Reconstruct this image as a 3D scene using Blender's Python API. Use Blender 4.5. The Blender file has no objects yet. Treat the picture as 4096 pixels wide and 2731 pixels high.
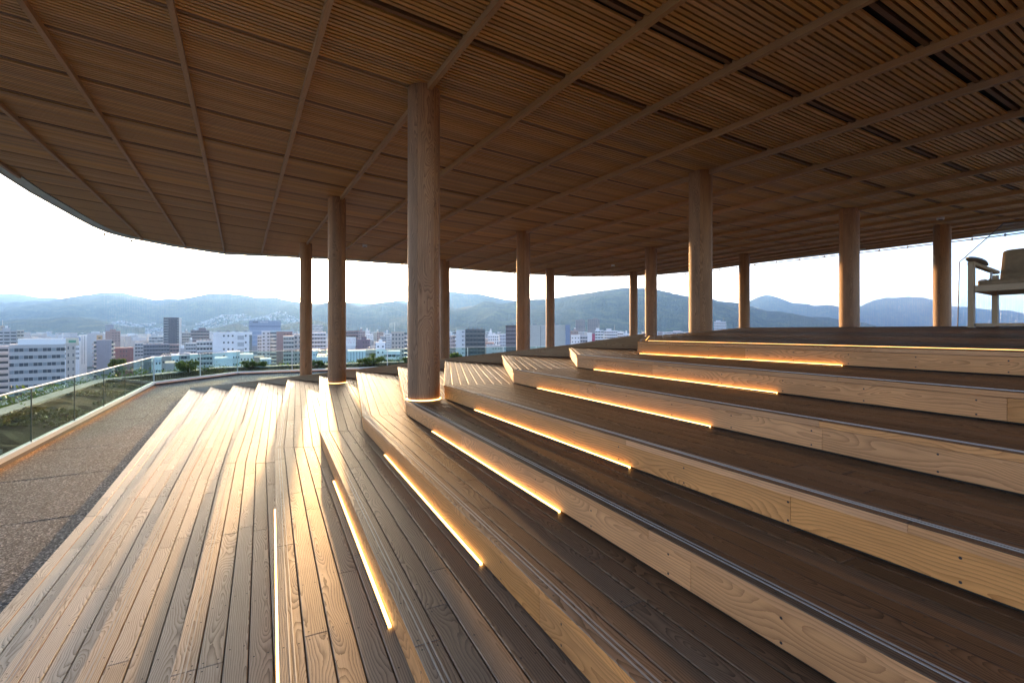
import bpy, bmesh, math, random
from mathutils import Vector, noise
random.seed(7)
R = math.radians
scene = bpy.context.scene
COL = scene.collection

# ------------------------------------------------------------------ camera, sky, sun, exposure
FS = 1899.17                      # focal length in photograph pixels
YH = 1322.0                       # horizon row of the photograph
cam = bpy.data.cameras.new('camera'); camo = bpy.data.objects.new('camera', cam); COL.objects.link(camo)
camo.location = (0, 0, 0); camo.rotation_euler = (R(90), 0, 0)
cam.sensor_width = 36; cam.lens = 36*FS/4096; cam.shift_y = -(1365.5-YH)/4096
cam.clip_start = 0.05; cam.clip_end = 60000
scene.camera = camo

SUN_AZ, SUN_EL = R(-22.2), R(5.0)
w = bpy.data.worlds.new('World'); scene.world = w; w.use_nodes = True
nt = w.node_tree; bg = nt.nodes['Background']
sky = nt.nodes.new('ShaderNodeTexSky'); sky.sky_type = 'NISHITA'; sky.sun_disc = False
sky.sun_elevation = SUN_EL; sky.sun_rotation = SUN_AZ
sky.altitude = 60; sky.air_density = 0.28; sky.dust_density = 1.5; sky.ozone_density = 0.9
nt.links.new(sky.outputs[0], bg.inputs[0]); bg.inputs[1].default_value = 0.12
sl = bpy.data.lights.new('sun', 'SUN'); sl.energy = 1.15; sl.angle = R(0.6); sl.color = (1.0, 0.60, 0.30)
so = bpy.data.objects.new('sun', sl); COL.objects.link(so)
sd = Vector((math.sin(SUN_AZ)*math.cos(SUN_EL), math.cos(SUN_AZ)*math.cos(SUN_EL), math.sin(SUN_EL)))
so.rotation_euler = sd.to_track_quat('Z', 'Y').to_euler(); so.location = (-40, 100, 60)
scene.view_settings.view_transform = 'Standard'; scene.view_settings.look = 'None'
scene.view_settings.use_white_balance = True; scene.view_settings.white_balance_temperature = 8300   # evening white balance
scene.view_settings.gamma = 1; scene.view_settings.use_curve_mapping = False
scene.view_settings.exposure = 3.4
scene.cycles.use_denoising = True
scene.cycles.max_bounces = 8; scene.cycles.diffuse_bounces = 4; scene.cycles.volume_bounces = 0
scene.cycles.sample_clamp_indirect = 6.0

# ------------------------------------------------------------------ helpers
def link(o, parent=None):
    COL.objects.link(o)
    if parent is not None: o.parent = parent
    return o
def tag(o, label=None, cat=None, group=None, kind=None):
    if label: o['label'] = label
    if cat: o['category'] = cat
    if group: o['group'] = group
    if kind: o['kind'] = kind
    return o
def empty(name, loc=(0, 0, 0), rz=0.0):
    o = bpy.data.objects.new(name, None); o.location = loc; o.rotation_euler = (0, 0, rz); o.empty_display_size = .2
    return link(o)
class MB:
    def __init__(s): s.v = []; s.f = []; s.uv = []; s.mi = []
    def face(s, pts, uvs=None, mi=0):
        n = len(s.v); s.v += [tuple(p) for p in pts]; s.f.append(tuple(range(n, n+len(pts))))
        s.uv.append(uvs or [(0, 0)]*len(pts)); s.mi.append(mi)
    def box(s, x0, x1, y0, y1, z0, z1, mi=0):
        a = {'x': (x0, x1), 'y': (y0, y1), 'z': (z0, z1)}
        L = [x1-x0, y1-y0, z1-z0]; ax = L.index(max(L)); o = [i for i in (0, 1, 2) if i != ax]
        def uv(p): return (p[ax], p[o[0]]+p[o[1]])
        P = lambda i, j, k: ((x0, x1)[i], (y0, y1)[j], (z0, z1)[k])
        for q in (((0,0,0),(0,1,0),(1,1,0),(1,0,0)), ((0,0,1),(1,0,1),(1,1,1),(0,1,1)), ((0,0,0),(1,0,0),(1,0,1),(0,0,1)),
                  ((0,1,0),(0,1,1),(1,1,1),(1,1,0)), ((0,0,0),(0,0,1),(0,1,1),(0,1,0)), ((1,0,0),(1,1,0),(1,1,1),(1,0,1))):
            pts = [P(*c) for c in q]; s.face(pts, [uv(p) for p in pts], mi)
    def bar(s, p, q, w, h, up=(0, 0, 1), mi=0):
        "rectangular bar between two points, w across and h along up, centred on the line"
        p, q = Vector(p), Vector(q); d = (q-p); L = d.length; d = d/L; up = Vector(up)
        sx = d.cross(up).normalized(); u = sx.cross(d)
        c = [(-.5, -.5), (.5, -.5), (.5, .5), (-.5, .5)]
        A = [p+sx*(w*a)+u*(h*b) for a, b in c]; B = [q+sx*(w*a)+u*(h*b) for a, b in c]
        for i in range(4):
            j = (i+1) % 4; e = (w, h, w, h)[i]
            s.face([A[i], A[j], B[j], B[i]], [(0, i*e), (0, i*e+e), (L, i*e+e), (L, i*e)], mi)
        s.face(A[::-1], [(0, 0)]*4, mi); s.face(B, [(0, 0)]*4, mi)
    def tube(s, pts, r, n=6, r1=None, mi=0):
        pts = [Vector(p) for p in pts]; rings = []; L = 0
        for i, p in enumerate(pts):
            d = (pts[min(i+1, len(pts)-1)]-pts[max(i-1, 0)]).normalized()
            a = d.cross(Vector((0, 0, 1)))
            if a.length < 1e-3: a = d.cross(Vector((1, 0, 0)))
            a.normalize(); b = a.cross(d); rr = r if r1 is None else r+(r1-r)*i/max(1, len(pts)-1)
            rings.append([p+(a*math.cos(t)+b*math.sin(t))*rr for t in [2*math.pi*k/n for k in range(n)]])
        for i in range(len(rings)-1):
            l2 = L+(pts[i+1]-pts[i]).length
            for k in range(n):
                j = (k+1) % n
                s.face([rings[i][k], rings[i][j], rings[i+1][j], rings[i+1][k]], [(L, k*.1), (L, k*.1+.1), (l2, k*.1+.1), (l2, k*.1)], mi)
            L = l2
        s.face(rings[0][::-1], None, mi); s.face(rings[-1], None, mi)
    def mesh(s, name, mats):
        m = bpy.data.meshes.new(name); m.from_pydata(s.v, [], s.f)
        if not isinstance(mats, (list, tuple)): mats = [mats]
        for a in mats: m.materials.append(a)
        ul = m.uv_layers.new(name='UVMap'); flat = []
        for u in s.uv:
            for a in u: flat += [a[0], a[1]]
        ul.data.foreach_set('uv', flat)
        if any(s.mi): m.polygons.foreach_set('material_index', s.mi)
        m.update(); return m
    def build(s, name, mats, parent=None):
        return link(bpy.data.objects.new(name, s.mesh(name, mats)), parent)

# ------------------------------------------------------------------ materials
def new_mat(name):
    m = bpy.data.materials.new(name); m.use_nodes = True
    return m, m.node_tree, m.node_tree.nodes['Principled BSDF']
def N(t, typ, **kw):
    n = t.nodes.new(typ)
    for k, v in kw.items(): setattr(n, k, v)
    return n
def math_(t, op, a, b=None, clamp=False):
    n = N(t, 'ShaderNodeMath', operation=op); n.use_clamp = clamp
    for i, x in enumerate((a, b)):
        if x is None: continue
        if isinstance(x, (int, float)): n.inputs[i].default_value = x
        else: t.links.new(x, n.inputs[i])
    return n.outputs[0]
def mixc(t, f, a, b, bt='MIX'):
    n = N(t, 'ShaderNodeMix', data_type='RGBA', blend_type=bt)
    for k, x in ((0, f), (6, a), (7, b)):
        if isinstance(x, (int, float)): n.inputs[k].default_value = x
        elif isinstance(x, tuple): n.inputs[k].default_value = (*x, 1)
        else: t.links.new(x, n.inputs[k])
    return n.outputs[2]
def ramp(t, f, stops):
    n = N(t, 'ShaderNodeValToRGB'); t.links.new(f, n.inputs[0]); e = n.color_ramp.elements
    while len(e) < len(stops): e.new(.5)
    for el, (p, c) in zip(e, stops): el.position = p; el.color = (*c, 1) if len(c) == 3 else c
    return n.outputs[0]
def noise_(t, vec, scale, detail=2, rough=.5, dim='3D'):
    n = N(t, 'ShaderNodeTexNoise', noise_dimensions=dim); n.inputs['Scale'].default_value = scale
    n.inputs['Detail'].default_value = detail; n.inputs['Roughness'].default_value = rough
    if vec is not None: t.links.new(vec, n.inputs['Vector'])
    return n.outputs[0]
def plain(name, col, rough=.6, metal=0.0, spec=.5, var=0.0, scale=3.0, bump=0.0):
    m, t, b = new_mat(name)
    b.inputs['Base Color'].default_value = (*col, 1); b.inputs['Roughness'].default_value = rough
    b.inputs['Metallic'].default_value = metal; b.inputs['Specular IOR Level'].default_value = spec
    if var:
        tc = N(t, 'ShaderNodeTexCoord'); f = noise_(t, tc.outputs['Object'], scale, 5, .65)
        dk = tuple(c*(1-var) for c in col); lt = tuple(min(1, c*(1+var)) for c in col)
        t.links.new(ramp(t, f, [(.3, dk), (.7, lt)]), b.inputs['Base Color'])
        if bump:
            bp = N(t, 'ShaderNodeBump'); bp.inputs['Strength'].default_value = bump; bp.inputs['Distance'].default_value = .02
            t.links.new(f, bp.inputs['Height']); t.links.new(bp.outputs[0], b.inputs['Normal'])
    return m
def wood(name, light, dark, freq=95, rough=.45, bump=.3, ringw=.9, var=.35, weather=None, spec=.5, plankw=.12, uscale=1.0, stain=.35):
    m, t, b = new_mat(name)
    uv = N(t, 'ShaderNodeUVMap'); sep = N(t, 'ShaderNodeSeparateXYZ'); t.links.new(uv.outputs[0], sep.inputs[0])
    oi = N(t, 'ShaderNodeObjectInfo'); rnd = oi.outputs['Random']
    rnd2 = math_(t, 'FRACT', math_(t, 'MULTIPLY', rnd, 17.31)); rnd3 = math_(t, 'FRACT', math_(t, 'MULTIPLY', rnd, 53.77))
    u = math_(t, 'ADD', math_(t, 'MULTIPLY', sep.outputs[0], uscale), math_(t, 'MULTIPLY', rnd, 61.0)); v = sep.outputs[1]
    def vec(us, vs, z=None):
        c = N(t, 'ShaderNodeCombineXYZ'); t.links.new(math_(t, 'MULTIPLY', u, us), c.inputs[0]); t.links.new(math_(t, 'MULTIPLY', v, vs), c.inputs[1])
        t.links.new(math_(t, 'MULTIPLY', rnd, 9.0), c.inputs[2]); return c.outputs[0]
    d = math_(t, 'MULTIPLY', math_(t, 'SUBTRACT', noise_(t, vec(.9, 3.0), 1.0, 2, .5), .5), plankw*3.2)
    vo = math_(t, 'ADD', v, math_(t, 'MULTIPLY', math_(t, 'SUBTRACT', rnd2, .5), plankw*1.2))
    r = math_(t, 'SQRT', math_(t, 'ADD', math_(t, 'MULTIPLY', vo, vo), math_(t, 'ADD', math_(t, 'MULTIPLY', d, d), 1e-6)))
    wob = math_(t, 'MULTIPLY', noise_(t, vec(7, 22), 1.0, 3, .6), .012)
    ph = math_(t, 'FRACT', math_(t, 'MULTIPLY', math_(t, 'ADD', r, wob), freq))
    ring = math_(t, 'POWER', ph, 2.2)                                   # slow rise, sharp late-wood edge
    fib = noise_(t, vec(5, 260), 1.0, 2, .6)
    st = noise_(t, vec(1.3, 7), 1.0, 4, .6)
    fac = math_(t, 'ADD', math_(t, 'MULTIPLY', ring, ringw), math_(t, 'MULTIPLY', math_(t, 'SUBTRACT', fib, .5), .7), clamp=True)
    c = mixc(t, fac, light, dark)
    c = mixc(t, stain, c, ramp(t, st, [(.3, (.35, .33, .32)), (.65, (1, 1, 1))]), 'MULTIPLY')
    val = math_(t, 'ADD', math_(t, 'MULTIPLY', rnd3, var), 1-var*.55)
    hsv = N(t, 'ShaderNodeHueSaturation'); t.links.new(c, hsv.inputs['Color']); t.links.new(val, hsv.inputs['Value'])
    t.links.new(math_(t, 'ADD', math_(t, 'MULTIPLY', rnd2, .16), .90), hsv.inputs['Saturation'])
    c = hsv.outputs[0]
    if weather:                                                          # silvered by rain towards the open west edge; deck paling also paints in sun gloss
        geo = N(t, 'ShaderNodeNewGeometry'); sp = N(t, 'ShaderNodeSeparateXYZ'); t.links.new(geo.outputs['Position'], sp.inputs[0])
        uu = math_(t, 'ADD', math_(t, 'MULTIPLY', sp.outputs[0], .869), math_(t, 'MULTIPLY', sp.outputs[1], .495))
        mr = N(t, 'ShaderNodeMapRange'); t.links.new(math_(t, 'ADD', uu, math_(t, 'MULTIPLY', st, .8)), mr.inputs[0])
        mr.inputs[1].default_value = 2.2; mr.inputs[2].default_value = -1.2
        wc = mixc(t, fac, weather[0], weather[1])
        wv = N(t, 'ShaderNodeHueSaturation'); t.links.new(wc, wv.inputs['Color']); t.links.new(val, wv.inputs['Value'])
        c = mixc(t, mr.outputs[0], c, wv.outputs[0])
        t.links.new(math_(t, 'ADD', math_(t, 'MULTIPLY', mr.outputs[0], .15), .3), b.inputs['Specular IOR Level'])
    t.links.new(c, b.inputs['Base Color'])
    t.links.new(math_(t, 'ADD', math_(t, 'MULTIPLY', fac, .18), rough), b.inputs['Roughness'])
    if not weather: b.inputs['Specular IOR Level'].default_value = spec
    bp = N(t, 'ShaderNodeBump'); bp.inputs['Strength'].default_value = bump; bp.inputs['Distance'].default_value = .004
    t.links.new(math_(t, 'ADD', math_(t, 'MULTIPLY', ring, -.7), fib), bp.inputs['Height']); t.links.new(bp.outputs[0], b.inputs['Normal'])
    return m
M = {}
M['deck'] = wood('weathered_sunlit_deck_wood', (.165, .098, .058), (.036, .021, .012), rough=.52, spec=.9, weather=((.62, .545, .455), (.26, .205, .155)))  # weathered tone raised to cream, holding sun brightness of the left boards
M['riser'] = wood('pale_riser_wood', (.72, .33, .12), (.40, .155, .048), freq=62, rough=.5, bump=.25, ringw=.8, var=.3, plankw=.2, stain=.4)
M['column'] = wood('column_wood', (.45, .215, .09), (.20, .085, .034), freq=48, rough=.55, bump=.25, ringw=.9, var=.35, plankw=.25, stain=.5)
M['slat'] = wood('slat_wood', (.62, .335, .115), (.38, .19, .058), freq=60, rough=.55, bump=.1, ringw=.4, var=.4, stain=.2)
M['beam'] = wood('beam_wood', (.48, .27, .12), (.30, .16, .065), freq=60, rough=.55, bump=.1, ringw=.4, var=.2, stain=.2)
M['batten'] = wood('batten_wood', (.22, .11, .05), (.12, .06, .03), freq=60, rough=.6, bump=.1, ringw=.4, var=.2, stain=.2)
M['wallwood'] = wood('boundary_wall_wood', (.40, .24, .13), (.24, .13, .06), freq=60, rough=.6, bump=.2, ringw=.7, var=.25, weather=((.43, .38, .325), (.26, .22, .185)), plankw=.2)
M['joint'] = plain('dark_green_joint', (.03, .06, .05), .4)
M['bouncewood'] = wood('bounce_wall_wood', (.62, .29, .10), (.42, .18, .06), freq=60, rough=.5, bump=.1, ringw=.4, var=.2)  # orange timber for the added wall that reflects warm light
M['back'] = plain('black_ceiling_board', (.02, .016, .013), .9)
M['under'] = plain('dark_deck_underside', (.02, .016, .013), .9)
M['steel'] = plain('brushed_steel', (.62, .63, .64), .32, 1.0)
M['grip'] = plain('worn_grip_metal', (.42, .43, .44), .6, .7)
M['dark'] = plain('dark_metal', (.05, .05, .055), .5, .6)
M['white'] = plain('white_paint', (.78, .78, .77), .55)
M['zinc'] = plain('pale_eave_sheet', (.52, .57, .53), .5, 0, .5, .12, 2)
M['soil'] = plain('brown_ground_cover', (.036, .030, .015), .95, 0, .1, .6, 9, .8)
M['kerb'] = plain('pale_stone_kerb', (.42, .42, .38), .8, 0, .3, .25, 4, .2)
M['trunk'] = plain('bark', (.10, .07, .045), .9)
def led_mat(name, s, col=(1, .60, .22)):
    m, t, b = new_mat(name); b.inputs['Base Color'].default_value = (.9, .85, .75, 1)
    b.inputs['Emission Color'].default_value = (*col, 1); b.inputs['Emission Strength'].default_value = s; return m
M['led'] = led_mat('warm_light_strip', .8)
M['ledlow'] = led_mat('amber_light_line', .3, (1, .45, .10))
def glass_mat(name, tint, rough=0.0, ior=1.4, coat=.35):
    m = bpy.data.materials.new(name); m.use_nodes = True; t = m.node_tree; t.nodes.clear()
    o = N(t, 'ShaderNodeOutputMaterial'); mx = N(t, 'ShaderNodeMixShader'); tr = N(t, 'ShaderNodeBsdfTransparent'); gl = N(t, 'ShaderNodeBsdfGlossy')
    fr = N(t, 'ShaderNodeLayerWeight'); fr.inputs[0].default_value = .5     # Schlick reflectance of a clear pane
    f0 = ((ior-1)/(ior+1))**2; fac = math_(t, 'ADD', math_(t, 'MULTIPLY', math_(t, 'POWER', fr.outputs['Facing'], 5.0), coat*(1-f0)), f0*coat)
    tr.inputs[0].default_value = (*tint, 1); gl.inputs['Roughness'].default_value = rough
    t.links.new(fac, mx.inputs[0]); t.links.new(tr.outputs[0], mx.inputs[1]); t.links.new(gl.outputs[0], mx.inputs[2]); t.links.new(mx.outputs[0], o.inputs[0])
    return m
M['ledfence'] = led_mat('orange_light_line', 2.8, (1, .30, .03))
M['glass'] = glass_mat('balustrade_glass', (.80, .925, .885))
def paving_mat():
    m, t, b = new_mat('exposed_aggregate'); tc = N(t, 'ShaderNodeNewGeometry')
    vo = N(t, 'ShaderNodeTexVoronoi'); vo.inputs['Scale'].default_value = 55; t.links.new(tc.outputs['Position'], vo.inputs['Vector'])
    sp = N(t, 'ShaderNodeSeparateColor'); t.links.new(vo.outputs['Color'], sp.inputs[0])
    c = ramp(t, sp.outputs[0], [(0, (.012, .016, .022)), (.45, (.065, .078, .098)), (.8, (.17, .185, .215)), (1, (.46, .47, .50))])
    big = noise_(t, tc.outputs['Position'], .9, 5, .6)
    c = mixc(t, .7, c, ramp(t, big, [(.3, (.6, .6, .62)), (.7, (1, 1, 1))]), 'MULTIPLY')
    t.links.new(c, b.inputs['Base Color']); b.inputs['Roughness'].default_value = .8; b.inputs['Specular IOR Level'].default_value = .25
    bp = N(t, 'ShaderNodeBump'); bp.inputs['Strength'].default_value = .7; bp.inputs['Distance'].default_value = .008
    t.links.new(vo.outputs['Distance'], bp.inputs['Height']); t.links.new(bp.outputs[0], b.inputs['Normal'])
    return m
M['paving'] = paving_mat()
def leaf_mat(name, a, c):
    m, t, b = new_mat(name); oi = N(t, 'ShaderNodeNewGeometry')
    t.links.new(ramp(t, oi.outputs['Random Per Island'], [(0, a), (1, c)]), b.inputs['Base Color'])
    b.inputs['Roughness'].default_value = .5; b.inputs['Subsurface Weight'].default_value = 0.0
    try:
        tl = N(t, 'ShaderNodeBsdfTranslucent'); ad = N(t, 'ShaderNodeMixShader'); ad.inputs[0].default_value = .35
        out = t.nodes['Material Output']; tl.inputs[0].default_value = (*c, 1)
        t.links.new(b.outputs[0], ad.inputs[1]); t.links.new(tl.outputs[0], ad.inputs[2]); t.links.new(ad.outputs[0], out.inputs[0])
    except Exception: pass
    return m
M['leaf'] = leaf_mat('shrub_leaves', (.045, .085, .016), (.17, .22, .045))
M['hedge'] = leaf_mat('hedge_leaves', (.045, .10, .018), (.13, .21, .035))

# ------------------------------------------------------------------ plan geometry of the stepped deck (metres, eye at the origin)
RI = .2
HK = [RI*(k+.83) for k in range(12)]
CK = [(1.94,7.33),(.98,7.15),(.02,6.88),(-.95,6.69),(-1.47,6.57),(-2.04,6.51),(-2.58,6.42),(-3.17,6.36),(-3.79,6.31),(-4.38,6.23),(-4.98,6.14),(-5.42,6.05)]
NK = [(4.0,3.71),(3.04,2.82),(2.35,2.18),(1.74,1.61),(1.19,1.30),(.43,1.57),(-.30,1.84),(-1.02,2.11),(-1.71,2.38),(-2.43,2.65),(-3.17,2.94),(-4.26,3.95)]
AK = [(2.62,9.49),(1.24,10.31),(-.24,11.18),(-1.69,12.09),(-3.08,12.82),(-4.47,13.64),(-5.91,14.59),(-7.27,15.40),(-8.73,16.40),(-10.11,17.26),(-11.53,18.20),(-13.07,19.27)]
CK = [Vector(p) for p in CK]; NK = [Vector(p) for p in NK]; AK = [Vector(p) for p in AK]
GROUND = -RI*12.83
def clip(poly, p, n):
    out = []; L = len(poly)
    for i in range(L):
        a, b = poly[i], poly[(i+1) % L]; da, db = (a-p).dot(n), (b-p).dot(n)
        if da >= 0: out.append(a)
        if (da >= 0) != (db >= 0): out.append(a+(b-a)*(da/(da-db)))
    return out
def area(poly):
    return .5*sum(poly[i].x*poly[(i+1) % len(poly)].y-poly[(i+1) % len(poly)].x*poly[i].y for i in range(len(poly)))
def inset(poly, e):
    n = len(poly); out = []
    for i in range(n):
        a, b, c = poly[i-1], poly[i], poly[(i+1) % n]
        d1, d2 = (b-a).normalized(), (c-b).normalized(); n1, n2 = Vector((-d1.y, d1.x)), Vector((-d2.y, d2.x))
        k = 1+n1.dot(n2)
        out.append(b+(n1+n2)*(e/max(k, .3)))
    return out
def clean(poly):
    out = []
    for p in poly:
        if not out or (p-out[-1]).length > .004: out.append(p)
    if len(out) > 1 and (out[0]-out[-1]).length <= .004: out.pop()
    return out
def plank(poly, zf, th, o, d, parent, mat, v0=0.0, name='plank', ch=.0035, edge=0):
    "one chamfered board from its outline in plan; grain runs along d"
    poly = clean(poly)
    if len(poly) < 3: return None
    if area(poly) < 0: poly = poly[::-1]
    if area(poly) < .006: return None
    n = Vector((-d.y, d.x)); mb = MB(); ins = inset(poly, ch); jz = random.uniform(-.0012, .0012)
    uvp = lambda p: ((p-o).dot(d), (p-o).dot(n)-v0)
    T = [Vector((p.x, p.y, zf(p)+jz)) for p in ins]; S = [Vector((p.x, p.y, zf(p)+jz-ch)) for p in poly]; B = [Vector((p.x, p.y, zf(p)-th)) for p in poly]
    mb.face(T, [uvp(p) for p in ins])
    for i in range(len(poly)):
        j = (i+1) % len(poly); a, c = uvp(poly[i]), uvp(poly[j]); ai, cj = uvp(ins[i]), uvp(ins[j])
        mb.face([S[i], S[j], T[j], T[i]], [a, c, cj, ai])
        mb.face([B[i], B[j], S[j], S[i]], [(a[0], a[1]+th), (c[0], c[1]+th), c, a], edge)
    return mb.build(name, [mat, M['riser']] if edge else mat, parent)
def lay(parent, region, o, d, width, zf, mat, maxlen=2.6, th=.04, gap=.006, screws=None, count=40):
    "boards parallel to d, starting at the line through o and stepping along the left normal, cut to the region"
    n = Vector((-d.y, d.x))
    for i in range(count):
        lo = o+n*(i*width); hi = o+n*((i+1)*width-gap)
        strip = clip(clip(region, lo, n), hi, -n)
        if len(strip) < 3 or abs(area(strip)) < .004: continue
        ts = [(p-o).dot(d) for p in strip]; t0, t1 = min(ts), max(ts); cuts = [t0]
        t = t0+random.uniform(.5, maxlen)
        while t < t1-.45: cuts.append(t); t += random.uniform(1.5, maxlen)
        cuts.append(t1)
        for a, b in zip(cuts[:-1], cuts[1:]):
            pc = strip
            if a > t0: pc = clip(pc, o+d*(a+.001), d)
            if b < t1: pc = clip(pc, o+d*(b-.001), -d)
            plank(pc, zf, th, o, d, parent, mat, i*width+width/2, edge=1 if i == 0 else 0)
            if screws is not None:
                m = a+.04; tt = [a+.035]
                while m < b-.7: m += .6; tt.append(m)
                tt.append(b-.035)
                for q in tt:
                    for off in (.022, width-.028):
                        c = lo+d*q+n*off
                        if inside(c, pc): screws.append(c)
def inside(p, poly):
    if len(poly) < 3: return False
    s = 1 if area(poly) > 0 else -1
    return all(((poly[(i+1) % len(poly)]-poly[i]).x*(p-poly[i]).y-(poly[(i+1) % len(poly)]-poly[i]).y*(p-poly[i]).x)*s > .0002 for i in range(len(poly)))
def vboard(p, q, z0, z1, th, parent, mat, name, zq0=None, zq1=None, face_uv=0.0):
    "vertical board between plan points p and q; its face is the left-hand side of q->p, thickness goes behind"
    d = (q-p); L = d.length; d = d/L; n = Vector((-d.y, d.x)); zq0 = z0 if zq0 is None else zq0; zq1 = z1 if zq1 is None else zq1
    a, b, c, e = p, q, q+n*th, p+n*th; mb = MB()
    V = [(a, z0), (b, zq0), (c, zq0), (e, z0)]; W = [(a, z1), (b, zq1), (c, zq1), (e, z1)]
    V = [Vector((x.x, x.y, z)) for x, z in V]; W = [Vector((x.x, x.y, z)) for x, z in W]; us = [0, L, L, 0]
    for i in range(4):
        j = (i+1) % 4
        mb.face([V[i], V[j], W[j], W[i]], [(us[i], V[i].z-face_uv), (us[j], V[j].z-face_uv), (us[j], W[j].z-face_uv), (us[i], W[i].z-face_uv)])
    mb.face(W, [(0, 0), (L, 0), (L, th), (0, th)]); mb.face(V[::-1], [(0, 0), (L, 0), (L, th), (0, th)])
    return mb.build(name, mat, parent)
BIG = 40.0
def plane_z(a, b, c):
    u, v = b-a, c-a; n = u.cross(v)
    return lambda p: a.z-(n.x*(p.x-a.x)+n.y*(p.y-a.y))/n.z
ORD = ['topmost', 'second', 'third', 'fourth', 'fifth', 'sixth', 'seventh', 'eighth', 'ninth', 'tenth', 'eleventh', 'lowest']
STEP_LABEL = [
 'topmost dark glossy deck platform with a thin amber line along its front edge',
 'broad wooden step directly below the dark glossy platform, light strip along its back',
 'broad wooden step two below the dark platform, ending in a bright side riser',
 'broad wooden step just above and right of the nearest thick column',
 'wooden step that the nearest thick column stands on with its glowing base ring',
 'wooden step just below the one carrying the nearest thick column, steel lines along its edge',
 'wooden step that the second column stands on, glowing ring at the column foot',
 'wooden step with the lowest light strip, which runs straight down the picture',
 'wooden step left of the lowest glowing strip, its boards running straight down the picture',
 'pale weathered wooden step, third up from the grey paving',
 'pale weathered wooden step, second up from the grey paving',
 'lowest pale weathered step, edging the grey aggregate paving']
LEDS = {0: ((1465,814),(1917,843)), 1: ((1356,851),(1780.6,905.5)), 2: ((1234.9,893.3),(1627.8,982.9)), 3: ((1091.3,943.2),(1447.3,1076.9)),
        4: ((992.2,992.8),(1287,1178.9)), 5: ((884.3,1046.8),(1110.8,1298.3)), 6: ((765.2,1107.2),(904.4,1441.2)), 7: ((632.5,1172.2),(648,1900))}
def on_plane(x, y, h):                        # photograph point (2352-pixel frame) on the level h below the eye
    z = h*1090.5/(y-759.0); return Vector(((x-1176)*z/1090.5, z))
crest_p = Vector((4.13, 8.43)); CREST_Z = .0545; TILT = .09
u0 = (NK[0]-CK[0]).normalized(); n0 = Vector((-u0.y, u0.x))
z_plat = lambda p: -HK[0]+TILT*max(0, (p-CK[0]).dot(n0))
steps = []
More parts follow.
